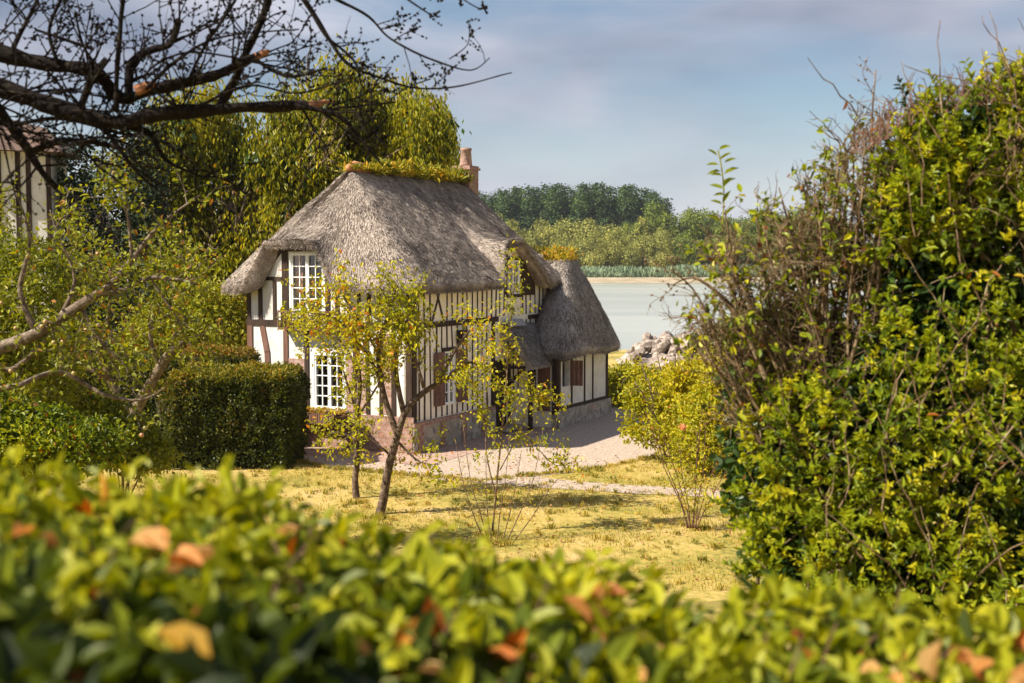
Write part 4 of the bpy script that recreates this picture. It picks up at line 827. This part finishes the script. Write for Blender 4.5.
# ------------------------------------------------------------------ bare overhanging tree, upper left
ot = tag(empty('bare_fruit_tree', (-3.95, 6.9, gz(-3.95, 6.9))), 'bare lichened fruit tree with broken boughs overhanging the upper left', 'tree')
g = MB(); D = 6.8; tr_top = at(-170, 60, D) - np.array(ot.location); trk = wobble((0, 0, -.1), tr_top, 9, .02); g.tube(trk, np.linspace(.17, .11, 9), 10)
BO = [([(-175, 110, .095), (-60, 78, .065), (20, 96, .055), (70, 112, .052), (115, 121, .050), (160, 114, .044), (215, 110, .040), (270, 108, .034), (305, 106, .028), (325, 112, .015)], 16, .45),
      ([(-170, 60, .085), (-50, 45, .058), (10, 56, .050), (55, 65, .046), (95, 72, .042), (120, 96, .034, .1), (150, 92, .036), (190, 82, .034), (225, 72, .030), (262, 54, .022)], 18, .45),
      ([(118, 98, .03), (120, 62, .026), (140, 45, .024), (162, 38, .022), (172, 14, .019)], 8, .4), ([(80, 115, .026), (92, 82, .026), (108, 60, .024)], 6, .35),
      ([(215, 104, .028), (232, 70, .025), (247, 38, .024), (262, 4, .022), (270, -30, .02)], 12, .4),
      ([(118, 112, .018), (121, 60, .017), (125, 0, .014), (127, -40, .012)], 12, .35),
      ([(-40, 95, .035), (0, 106, .030), (25, 140, .026), (42, 172, .022), (56, 190, .018)], 18, .4), ([(25, 150, .02), (55, 140, .018), (95, 143, .014), (130, 150, .008)], 14, .35), ([(-30, 120, .02), (10, 126, .016), (55, 118, .012), (110, 130, .008), (150, 128, .005)], 14, .35),
      ([(115, 121, .026), (140, 130, .016), (158, 158, .012), (188, 172, .008), (200, 176, .004)], 6, .25), ([(100, 122, .018), (118, 148, .013), (140, 176, .008), (165, 196, .005)], 5, .25),
      ([(262, -40, .02), (300, -6, .017), (330, 40, .014), (350, 66, .010), (380, 78, .008), (420, 88, .007), (460, 84, .005), (512, 70, .0035)], 10, .22),
      ([(290, -30, .014), (330, -5, .011), (368, 16, .009), (390, 38, .007), (430, 58, .006), (470, 70, .0045), (490, 58, .003)], 9, .22),
      ([(330, 40, .010), (355, 62, .008), (362, 85, .006), (368, 96, .004)], 4, .15), ([(380, -20, .008), (405, 2, .006), (432, 20, .004)], 3, .12), ([(445, -12, .005), (465, 5, .004), (481, 14, .003)], 2, .06),
      ([(300, 108, .020), (340, 118, .015), (362, 140, .010), (385, 168, .006)], 5, .2), ([(385, 118, .006, .1), (368, 135, .005), (345, 148, .008)], 2, .1), ([(430, 78, .005), (400, 92, .005), (372, 120, .005), (344, 140, .004)], 2, .08),
      ([(450, 62, .004), (468, 48, .0035), (470, 28, .003)], 2, .08), ([(0, 60, .018), (14, 30, .015), (30, 0, .012), (40, -25, .01)], 8, .3), ([(60, 64, .014), (52, 32, .012), (64, 0, .009)], 7, .25),
      ([(95, 50, .012), (72, 42, .011), (38, 30, .009)], 4, .15), ([(100, 70, .010), (85, 45, .008), (78, 12, .006)], 5, .2), ([(190, 80, .014), (205, 45, .011), (236, 0, .008)], 8, .28),
      ([(150, 92, .012), (185, 60, .009), (225, 40, .006), (300, 30, .004)], 8, .25), ([(255, 60, .014), (290, 78, .010), (330, 70, .006)], 7, .25), ([(200, 108, .010), (250, 88, .008), (300, 95, .006), (350, 80, .004)], 8, .22),
      ([(180, 110, .010), (150, 80, .008), (190, 55, .006), (260, 65, .005)], 8, .22), ([(20, 96, .012), (60, 88, .009), (100, 92, .007), (150, 84, .006), (200, 92, .005)], 8, .2)]
for pts, n, ln in BO:
    P, r = px_line(pts, D, 8, ot); P = P + np.concatenate([np.zeros((len(P), 1)), (noise(P + 5, 1.1, len(pts)) * .25)[:, None], np.zeros((len(P), 1))], 1) * (pts[0][0] > -100)
    P = P + .012 * np.stack([noise(P, 6, 1), noise(P, 6, 2), noise(P, 6, 3)], 1) * min(1, r.mean() / .02); r = r * .9 * (1 + .2 * noise(P, 9, 3) + .12 * noise(P, 23, 4)); g.tube(P, r, 9 if r[0] > .02 else 6); twigs(g, P, min(.008, r.mean() * .45), int(n * 1.15), ln * 1.25, 1, (.15, 0, .3), spread=1.0, sides=4, spur=4, jit=.085, r0=min(.0105, r.mean() * .6))
g.build('trunk', M['bark_dark'], ot, smooth=True)
for pts, nm in (([(256, 57, .024), (264, 53, .020), (270, 51, .008)], 'broken_stub'), ([(310, 106, .028), (318, 104, .022), (329, 101, .006)], 'broken_stub'), ([(136, 90.5, .030), (146, 87, .031), (156, 85.5, .026)], 'bark_wound')):
    P, r = px_line(pts, D - .02, 3, ot); g = MB(); g.tube(P, r * (1 + .2 * noise(P, 60, 2)), 8); g.build(nm, M['wood_break'], ot)

# ------------------------------------------------------------------ right: leafy bush and bare twiggy bush
rb = proot('leafy_bush', 3.2, 7.2, 'large glossy green leafy bush filling the right side', 'bush')
E = rel([ell(985, 165, 6.9, 90, 75, .5), ell(1040, 142, 7.0, 90, 66, .5), ell(930, 200, 6.9, 50, 66, .4), ell(960, 300, 6.8, 95, 110, .55), ell(1050, 300, 6.8, 90, 170, .6), ell(925, 440, 6.6, 110, 110, .55), ell(1030, 480, 6.4, 100, 130, .55),
         ell(850, 470, 6.7, 80, 90, .5), ell(790, 480, 6.9, 50, 85, .4), ell(815, 560, 6.6, 70, 50, .45), ell(900, 570, 6.4, 90, 60, .5), ell(1000, 600, 6.2, 110, 60, .5)], rb)
trunk_for(rb, E, .05, M['twig_tan'], 46, name='stems')
foliage_mass(rb, E, 17000, M['leaf_right'], .056, 6, .05, .05, tone=.42, ns=3.0, shell=.3, name='leaves', width=.44, cut=-.1)
# dark filling deep inside so the bush is not see-through
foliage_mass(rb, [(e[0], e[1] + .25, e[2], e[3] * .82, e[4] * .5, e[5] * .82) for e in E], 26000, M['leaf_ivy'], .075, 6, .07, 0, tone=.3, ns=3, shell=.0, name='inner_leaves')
g = MB(); gl = MB()
for k in range(1250):   # leafy shoots: pairs of leaves up a short stem, growing out and up from the face of the bush
    e = E[rng.integers(len(E))]; d = rdir(1)[0]; d[1] = -abs(d[1]) * .7; d = unit(d * np.array([1, 1, 1.])); q = np.array(e[:3]) + d * np.array(e[3:]) * rng.uniform(.85, 1.12)
    ln = rng.uniform(.07, .24); dr_ = unit(np.array([d[0] * .6 + rng.normal(0, .3), -.35 + rng.normal(0, .25), .7 + rng.normal(0, .3)])); l = q + np.linspace(0, 1, 6)[:, None] * dr_ * ln; l[:, 2] -= np.linspace(0, 1, 6) ** 2 * rng.uniform(0, .05)
    if k % 3 == 0: g.tube(l, np.linspace(.0035, .0015, 6), 3)
    n = int(5 + ln * 55); t = np.linspace(.1, 1, n); P = q + t[:, None] * dr_ * ln; P[:, 2] -= t ** 2 * .02; sd_ = unit(np.cross(dr_, rdir(n))); tone = rng.normal(.60, .22)
    leaves(gl, P, rng.uniform(.036, .066, n) * (1.1 - .4 * t), sd_ * .8 + dr_ * .5, rdir(n) * .35 + dr_ * .7 + np.array([-.25, -.2, .3]), 6, np.clip(tone + rng.normal(0, .07, n), 0, .95), .42, .18)
for k in range(130):    # long bare stems crossing the leaves
    e = E[rng.integers(len(E))]; q = np.array(e[:3]) + np.array([rng.normal(0, .2), -e[4] * .85, rng.normal(0, .2)]); l = wobble(q, q + np.array([rng.normal(0, .22), rng.normal(-.03, .05), rng.uniform(.15, .6)]), 7, .03); g.tube(l, np.linspace(.0055, .002, 7), 4)
g.build('outer_stems', M['twig_tan'], rb); gl.build('shoot_leaves', M['leaf_right'], rb)
tb = proot('twiggy_bush', 2.15, 7.4, 'tangled half-bare bush of tan twigs at the left flank of the leafy bush', 'bush')
g = MB(); tips = []; D = 7.1
fan = []
for k in range(64):
    bx = 838 + rng.normal(0, 26); tx = 690 + 220 * (k / 63.) + rng.normal(0, 12); ty = np.interp(tx, [680, 700, 760, 820, 880, 920], [330, 262, 205, 150, 108, 80]) + rng.uniform(-8, 90); dz = rng.uniform(-.35, .35)
    fan.append(([(bx, 610, .016, dz), (bx + (tx - bx) * .25 + rng.normal(0, 8), 610 + (ty - 610) * .35, .013, dz), (bx + (tx - bx) * .62 + rng.normal(0, 12), 610 + (ty - 610) * .68, .009, dz * .8), (tx, ty, .0035, dz)], 13))
for pts, n in fan:
    P, r = px_line(pts, D, 4, tb); g.tube(P, r, 6); twigs(g, P, .0055, 12, .24, 1, (-.1, 0, .35), spread=1.0, sides=3, tips=tips, start=.55, jit=.13); twigs(g, P, .0058, n, .26, 1, (-.05, 0, .4), spread=.9, sides=3, tips=tips, start=.25, jit=.12)
for pts in ([(850, 610, .025), (800, 470, .022), (745, 330, .016), (700, 280, .008), (672, 285, .003)], [(850, 600, .022), (780, 440, .018), (730, 380, .014), (690, 345, .004)], [(840, 610, .02), (740, 400, .013), (700, 300, .006), (668, 268, .003)], [(845, 600, .02), (790, 400, .013), (742, 300, .008), (725, 210, .004)], [(860, 610, .02), (880, 300, .012), (872, 140, .006), (876, 70, .003)]):
    P, r = px_line(pts, D - .15, 5, tb); g.tube(P, r, 7); twigs(g, P, .004, 9, .2, 1, (-.3, 0, .2), spread=.8, sides=3, spur=1)
g.build('stems', M['twig_tan'], tb, smooth=True)
gl = MB(); sel = [t for t in tips if random.random() < .08 and t[0][0][2] < 3.2 or random.random() < .03]; leaf_on(gl, sel, 4, .058, .1, clump=.02, vr=.6)
lt = [(px_line([(722, 230, .004), (724, 195, .003), (722, 170, .002), (718, 150, .002)], D - .2, 4, tb)[0], 0)]; Lq = lt[0][0]; tq = np.linspace(.15, 1, 16); Pq = Lq[(tq * (len(Lq) - 1)).astype(int)]; sg = np.where(np.arange(16) % 2, 1., -1.)
leaves(gl, Pq + rng.normal(0, .008, (16, 3)), rng.uniform(.055, .095, 16), np.stack([sg * .9, rng.normal(0, .4, 16), .3 + rng.normal(0, .4, 16)], 1), np.tile([0, -.5, .8], (16, 1)) + rdir(16) * .3, 6, np.full(16, .5), .3); gl.build('leaves', M['leaf_right'], tb)
g = MB(); g.tube(lt[0][0], .004, 5); g.build('green_shoot', M['leaf_yellow'], tb)
iv = proot('ivy', 1.75, 7.7, 'dark glossy ivy climbing through the lower part of the twiggy bush', 'ivy')
E = rel([ell(762, 400, 7.6, 34, 60, .2), ell(790, 350, 7.6, 34, 50, .2), ell(765, 470, 7.5, 34, 50, .25), ell(830, 400, 7.6, 40, 70, .2)], iv); g = MB()
for k in range(6): g.tube(wobble((rng.normal(0, .1), 0, -.1), np.array(E[k % 4][:3]) + rng.normal(0, .1, 3), 8, .03), np.linspace(.015, .006, 8), 5)
g.build('stems', M['bark'], iv); foliage_mass(iv, E, 5500, M['leaf_ivy'], .06, 5, .05, -.3, tone=.5, ns=4, shell=.3, name='leaves', width=.8)
# twiggy top fringe of the leafy bush
g = MB()
for k in range(150):
    px = rng.uniform(850, 1060); py = np.interp(px, [860, 930, 1024, 1060], [120, 82, 62, 55]); p = at(px, py + 34, 6.9 + rng.uniform(-.3, .3)) - np.array(rb.location)
    l = wobble(p, p + np.array([rng.normal(0, .07), 0, rng.uniform(.10, .22)]), 5, .02); g.tube(l, np.linspace(.005, .002, 5), 4); twigs(g, l, .003, 3, .08, 0, sides=3)
g.build('top_twigs', M['timber_red'], rb)

# ------------------------------------------------------------------ foreground hedge (out of focus)
fh = tag(empty('foreground_hedge', (0, 1.35, 3.2)), 'sunlit leafy hedge across the bottom of the picture, close and out of focus', 'hedge')
def ftop(x, y): return CAM_Z - np.interp(x / y, [-.42, -.22, -.146, -.05, .04, .15, .27, .41], [.177, .186, .205, .222, .240, .260, .278, .288]) * 2.1 + .018 * noise(np.stack([x, y, 0 * x], 1), 5, 2) + .03 * noise(np.stack([x, y, 0 * x], 1), 9, 3) - .05 * np.clip(y - 1.7, 0, 1) ** 1 - .22 * np.clip(.95 - y, 0, 1)
K = 34000; x = rng.uniform(-2.1, 2.1, K); y = rng.uniform(.62, 2.15, K); dp = rng.random(K) ** 1.4 * .13; z = ftop(x, y) - dp
P = np.stack([x, y - 1.35, z - 3.2], 1); g = MB(); sz = rng.uniform(.022, .062, K) * (1 + .25 * noise(P, 4, 6))
v = np.clip(.48 + .3 * noise(P, 6, 1) + rng.normal(0, .2, K) - 1.1 * np.clip(1.78 - y, 0, .55) + .14, 0, .9); br = rng.random(K); v = np.where(br < .022, rng.uniform(.95, 1, K), v)  # leaf colour darkens toward the camera, painting shade on the near hedge
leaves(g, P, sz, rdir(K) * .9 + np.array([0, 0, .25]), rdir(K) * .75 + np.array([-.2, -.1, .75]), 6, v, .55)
K = 12000; side = rng.random(K) < .5; x = rng.uniform(-2.1, 2.1, K); y = np.where(side, .6, 2.17) + rng.normal(0, .03, K); z = ftop(x, y) - rng.random(K) * 1.0
P = np.stack([x, y - 1.35, z - 3.2], 1); leaves(g, P, rng.uniform(.03, .05, K), rdir(K), rdir(K) * .7 + np.array([0, 0, .3]), 6, np.clip(rng.random(K), 0, .9), .55)
# upright shoots
for k in range(170):
    x = rng.uniform(-1.6, 1.6, 1); y = rng.uniform(1.0, 2.1, 1); z = ftop(x, y); n = 9; t = np.linspace(-.02, rng.uniform(.03, .075), n)
    P = np.stack([x + t * rng.normal(0, .3), y + t * rng.normal(0, .3) - 1.35, z + t - 3.2], 1); leaves(g, P, rng.uniform(.025, .042, n), rdir(n) + np.array([0, 0, .6]), rdir(n) * .6 + np.array([-.3, -.3, .6]), 6, np.clip(rng.normal(.75, .1, n), 0, .9), .5)
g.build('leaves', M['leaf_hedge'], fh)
g = MB()
for k in range(420):
    x = rng.uniform(-1.8, 1.8, 1); y = rng.uniform(.9, 2.1, 1); z = ftop(x, y); p = np.array([x[0], y[0] - 1.35, z[0] - 3.2 - .09]); l = wobble(p, p + np.array([rng.normal(0, .06), rng.normal(0, .06), rng.uniform(.06, .13)]), 6, .01); g.tube(l, np.linspace(.0028, .0012, 6), 4)
g.build('twigs', M['timber_red'], fh)
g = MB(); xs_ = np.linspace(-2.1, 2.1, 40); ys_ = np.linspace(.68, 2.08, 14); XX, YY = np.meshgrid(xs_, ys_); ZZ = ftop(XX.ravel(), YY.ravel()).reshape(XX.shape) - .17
i = np.arange(13)[:, None] * 40; j = np.arange(39)[None, :]; g.add(np.stack([XX, YY - 1.35, ZZ - 3.2], -1).reshape(-1, 3), np.stack([i + j, i + j + 1, i + 41 + j, i + 40 + j], -1).reshape(-1, 4)); g.box(-2.1, 2.1, -.66, .72, 0, .95); g.build('inner_core', M['core'], fh)  # solid dark core added under the leaves to block light
# dry curled leaves lying on top
g = MB()
for (px, D, s) in ((175, 1.62, .06), (185, 1.6, .045), (585, 1.7, .05), (350, 1.4, .035), (430, 1.35, .03), (620, 1.35, .035), (700, 1.4, .04), (840, 1.5, .04), (870, 1.4, .035), (930, 1.7, .06), (960, 1.75, .06), (970, 1.55, .05), (1015, 1.7, .05), (170, 1.62, .055), (160, 1.75, .04), (28, 1.6, .04), (590, 1.75, .035), (505, 1.45, .035), (725, 1.5, .03), (950, 1.9, .05), (985, 1.85, .045), (1000, 1.6, .04), (765, 1.4, .035), (890, 1.7, .035), (275, 1.9, .035), (910, 2.0, .03), (660, 1.5, .03), (540, 1.4, .03)):
    x = np.array([(px - 512) / F * D]); y = np.array([D]); p = np.array([x[0], D - 1.35, ftop(x, y)[0] + .008 - 3.2]); leaves(g, np.repeat(p[None], 2, 0) + rng.normal(0, .012, (2, 3)), s, rdir(2) * np.array([1, 1, .4]), rdir(2) * .4 + np.array([-.2, -.2, .8]), 6, rng.uniform(.3, 1, 2), .6, .3)
g.build('dry_leaves', leaf_mat('dry leaf', [(0, (.45, .15, .05)), (.6, (.55, .28, .14)), (1, (.6, .42, .28))], rough=.6, trans=.25), fh)

# ------------------------------------------------------------------ grass and fallen leaves
K = 95000; x = rng.uniform(-9.5, 7.5, K); y = rng.uniform(18.5, 32, K) if False else 18.5 + 15 * rng.random(K)
keep = noise(np.stack([x, y, 0 * x], 1), .9, 4) + rng.normal(0, .35, K) > -.15
pxl = np.array([gnd(*p) for p in [(286, 459), (330, 468), (400, 474), (478, 481), (600, 468), (650, 458), (672, 440)]])
lim = np.interp(x, pxl[:, 0], pxl[:, 1]); keep &= (y < lim + rng.uniform(-.15, .12, len(x))) | (x > pxl[-1, 0] + .1); keep &= ~((x > -1.0) & (x < 5.5) & (np.abs(y - np.interp(x, [gnd(478, 481)[0], gnd(735, 494)[0]], [gnd(478, 480)[1], gnd(735, 494)[1]])) < rng.uniform(.15, .34, len(x))))
x, y = x[keep], y[keep]; K = len(x); P = np.stack([x, y, height(x, y) - .005], 1); g = MB()
leaves(g, P, rng.uniform(.03, .075, K), rdir(K) * .5 + np.array([0, 0, 1]), rdir(K) * .6 + np.array([-.3, -.3, .5]), 4, np.clip(.5 + .35 * noise(P, .8, 7) + rng.normal(0, .2, K), 0, 1), .22)
C = np.stack([rng.uniform(-9, 7, 900), 18.5 + 13.5 * rng.random(900), np.zeros(900)], 1)
for bx, by in [tuple(gnd(378, 520)), tuple(gnd(357, 503)), tuple(gnd(692, 528)), tuple(gnd(495, 545)), tuple(gnd(492, 535))]: C = np.concatenate([C, np.stack([bx + rng.normal(0, .16, 14), by + rng.normal(0, .16, 14), np.zeros(14)], 1)])
cl = np.interp(C[:, 0], pxl[:, 0], pxl[:, 1]); C = C[(C[:, 1] < cl + .05)]
E2 = np.stack([np.linspace(pxl[0, 0], pxl[-1, 0], 260) + rng.normal(0, .05, 260), np.zeros(260), np.zeros(260)], 1); E2[:, 1] = np.interp(E2[:, 0], pxl[:, 0], pxl[:, 1]) + rng.normal(-.05, .09, 260); C = np.concatenate([C, E2])
P = np.repeat(C, 26, 0) + rng.normal(0, .045, (len(C) * 26, 3)) * np.array([1, 1, 0]); P[:, 2] = height(P[:, 0], P[:, 1]) - .005; N = len(P); tn = np.repeat(rng.uniform(0, .8, len(C)), 26)
leaves(g, P, np.repeat(rng.uniform(.05, .13, len(C)), 26) * rng.uniform(.6, 1.2, N), rdir(N) * .55 + np.array([0, 0, 1]), rdir(N) * .6 + np.array([-.3, -.3, .5]), 4, np.clip(tn + rng.normal(0, .12, N), 0, 1), .16)
tag(g.build('grass', M['grass_blade']), 'short dry grass', 'grass', kind='stuff')
K = 900; x = rng.uniform(-6, 6, K); y = rng.uniform(19, 31.5, K); P = np.stack([x, y, height(x, y) + .05], 1); g = MB()
leaves(g, P, rng.uniform(.04, .08, K), rdir(K) * np.array([1, 1, .2]), rdir(K) * .4 + np.array([0, 0, 1]), 6, rng.random(K), .6, .25); tag(g.build('fallen_leaves', M['clay']), 'brown fallen leaves scattered on the lawn', 'leaves', kind='stuff')

# ------------------------------------------------------------------ rubble of driftwood and stone by the river
stone_me = []
for q in range(6):
    long = q % 2
    g = MB(); n = 7; a = np.linspace(0, math.pi, n); L_ = (.75 if long else .38)
    P = np.stack([np.linspace(-L_, L_, n), rng.normal(0, .03, n), rng.normal(0, .03, n)], 1); r = (.12 if long else .30) * (np.sin(np.linspace(.35, 2.8, n)) ** .5) * rng.uniform(.75, 1.25, n); g.tube(P, r, 6 + q % 3)
    o = g.build('driftwood' if long else 'boulder', M['rock']); stone_me.append(o.data); bpy.data.objects.remove(o)
for k in range(120):
    q = rng.integers(6); px = 676 + rng.normal(0, 26); px = min(max(px, 634), 724); h = np.interp(px, [630, 650, 680, 712, 726], [.5, 1.4, 1.8, 1.4, .5]); D = 62 + rng.uniform(-2.2, 2.5); zz = rng.uniform(.05, 1) * h * (1 - abs(D - 62) / 5)
    X0 = (px - 512) / F * D; o = bpy.data.objects.new('driftwood' if q % 2 else 'boulder', stone_me[q]); col.objects.link(o); o.location = (X0, D, zz); o.rotation_euler = (rng.normal(0, .4), rng.normal(0, .5), rng.uniform(0, 6.3)); s = rng.uniform(.55, 1.15); o.scale = (s, s, s)
    if q % 2: tag(o, 'bleached driftwood log lying in the heap by the river', 'driftwood', 'driftwood logs in the heap by the river')
    else: tag(o, 'pale stone lying in the heap by the river', 'stone', 'stones in the heap by the river')
g = MB(); n = 24; XX, YY = np.meshgrid(np.linspace(-1, 1, n), np.linspace(-1, 1, n)); RR = np.clip(1 - XX ** 2 - YY ** 2, 0, 1) ** .7
Pm = np.stack([8.1 + XX * 2.9, 62 + YY * 3, -.05 + RR * .85], -1).reshape(-1, 3); Pm[:, 2] += noise(Pm, 2.2, 2) * .15; i = np.arange(n - 1)[:, None] * n; j = np.arange(n - 1)[None, :]
g.add(Pm, np.stack([i + j, i + j + 1, i + n + j + 1, i + n + j], -1).reshape(-1, 4)); tag(g.build('rubble', M['rock']), 'fine rubble under the heap of driftwood', 'rubble', kind='stuff')

# ------------------------------------------------------------------ far bank
g = MB(); K = 15000; x = rng.uniform(-60, 190, K); y = rng.uniform(392, 402, K); hg = 3.4 + 1.5 * noise(np.stack([x, y * .2, 0 * x], 1), .09, 3)
P = np.stack([x, y, rng.random(K) * hg * .8], 1); leaves(g, P, rng.uniform(.9, 1.8, K), rdir(K) * .35 + np.array([0, 0, 1]), rdir(K) * .6 + np.array([-.2, -.9, .3]), 4, np.clip(.5 + .35 * noise(P, .12, 2) + rng.normal(0, .2, K), 0, 1), .35)
tag(g.build('reeds', M['leaf_reed']), 'blue-green reed bed along the far river bank', 'reeds', kind='stuff')
def far_tree_mesh(kind, seed):
    global rng; rng = np.random.default_rng(seed)
    if kind == 'poplar': E = [(rng.normal(0, .5), rng.normal(0, .5), z, r, r, 4.2) for z, r in ((7, 2.6), (12, 3.3), (18, 3.4), (23, 2.8), (27, 1.8))]; n, s, mt_ = 9000, .55, M['leaf_poplar']
    elif kind == 'willow': E = [(rng.normal(0, 3.2), rng.normal(0, 2), rng.uniform(5, 11), rng.uniform(2.2, 3.6), 3.2, rng.uniform(2.0, 3.2)) for _ in range(9)] + [(0, 0, 4, 5.5, 4.5, 4)]; n, s, mt_ = 9000, .55, M['leaf_farwillow']
    else: E = [(rng.normal(0, 2.4), rng.normal(0, 2), rng.uniform(7, 16), rng.uniform(3, 4.4), 3.8, rng.uniform(3, 4)) for _ in range(9)] + [(0, 0, 5, 4.5, 4.5, 4.5)]; n, s, mt_ = 9500, .55, M['leaf_farmix']
    nc = n // 7; C, No = in_ellipsoids(E, nc, .82); P = np.repeat(C, 7, 0) + rng.normal(0, .5, (nc * 7, 3)); No = np.repeat(No, 7, 0); v = np.clip(.5 + .4 * np.repeat(noise(C, .3, 3), 7) + rng.normal(0, .2, len(P)), 0, 1)
    g = MB(); leaves(g, P, s * rng.uniform(.6, 1.3, len(P)), rdir(len(P)), rdir(len(P)) * .4 + No * .9, 4, v, .8); c_ = g.build('crown', mt_)
    g = MB(); top = max(e[2] for e in E); g.tube(wobble((0, 0, -.5), (0, 0, top), 7, .15), np.linspace(.5, .12, 7), 6); t_ = g.build('trunk', M['bark'])
    a, b2 = c_.data, t_.data; bpy.data.objects.remove(c_); bpy.data.objects.remove(t_); return a, b2
FT = {k: [far_tree_mesh(k, 40 + q + 10 * w) for q in range(4)] for w, k in enumerate(('poplar', 'willow', 'mixed'))}
rng = np.random.default_rng(77)
def far_tree(kind, nm, px, D, ytop, wpx, label, group):
    x = (px - 512) / F * D; z0 = gz(x, D); zt = at(px, ytop, D)[2]; h0 = {'poplar': 30.0, 'willow': 13.5, 'mixed': 19.0}[kind]; w0 = {'poplar': 7., 'willow': 13., 'mixed': 12.}[kind]
    r = empty(nm, (x, D, z0), rng.uniform(0, 6.3)); r.scale = (wpx * D / F / w0, wpx * D / F / w0, (zt - z0) / h0); tag(r, label, 'tree', group); a, b2 = FT[kind][rng.integers(4)]
    for n_, me in (('crown', a), ('trunk', b2)): o = bpy.data.objects.new(n_, me); col.objects.link(o); o.parent = r
for k in range(26):
    px = 455 + k * 8.2 + rng.uniform(-2, 2); far_tree('poplar', 'poplar_tree', px, 452 + (k % 3) * 7, np.interp(px, [450, 560, 640, 668], [200, 188, 190, 203]) + rng.uniform(-2, 2), 27, 'tall dark poplar in the even row on the far bank', 'dark poplars on the far bank')
for k in range(18):
    px = 470 + k * 11 + rng.uniform(-4, 4); far_tree('willow', 'willow_tree', px, 424 + (k % 2) * 8, rng.uniform(214, 224), rng.uniform(30, 42), 'pale grey-green round willow in front of the poplars', 'pale willows, upper row on the far bank')
for k in range(13):
    px = 468 + k * 15.5 + rng.uniform(-5, 5); far_tree('willow', 'willow_tree', px, 408 + (k % 2) * 4, rng.uniform(232, 243), rng.uniform(26, 38), 'low pale round willow right behind the reeds', 'low willows behind the reeds')
for px, D, yt, w, lb in ((662, 430, 202, 36, 'tallest rounded green tree at the right end of the dark poplars'), (632, 428, 216, 30, 'upright green tree standing among the pale willows')):
    far_tree('mixed', 'broadleaf_tree', px, D, yt, w, lb, 'green trees on the far bank')
for k in range(13):
    px = 685 + k * 13 + rng.uniform(-3, 3); far_tree('mixed', 'broadleaf_tree', px, 426 + (k % 3) * 8, rng.uniform(207, 217), rng.uniform(34, 44), 'rounded green tree in the wood behind the twiggy bush', 'green trees on the far bank, right')
for k in range(9):
    px = 690 + k * 17; far_tree('mixed', 'broadleaf_tree', px, 408, rng.uniform(228, 242), rng.uniform(30, 40), 'low green tree at the water edge behind the twiggy bush', 'low green trees on the far bank, right')
for k in range(26):
    px = -60 + k * 20; far_tree('mixed', 'broadleaf_tree', px, 470 + (k % 3) * 8, rng.uniform(206, 220), rng.uniform(38, 50), 'distant green tree hidden behind the garden', 'green trees on the far bank, left')

# ------------------------------------------------------------------ air
g = MB(); g.box(-1250, 1250, -60, 1060, -6.5, 48); m, nt, b, out = mat('summer haze'); nt.nodes.remove(b)
pv_ = nt.nodes.new('ShaderNodeVolumePrincipled'); pv_.inputs['Color'].default_value = (.86, .90, 1.0, 1); pv_.inputs['Density'].default_value = .00011; pv_.inputs['Anisotropy'].default_value = .2
nt.links.new(pv_.outputs[0], out.inputs['Volume']); tag(g.build('haze', m), 'thin summer haze', kind='stuff')
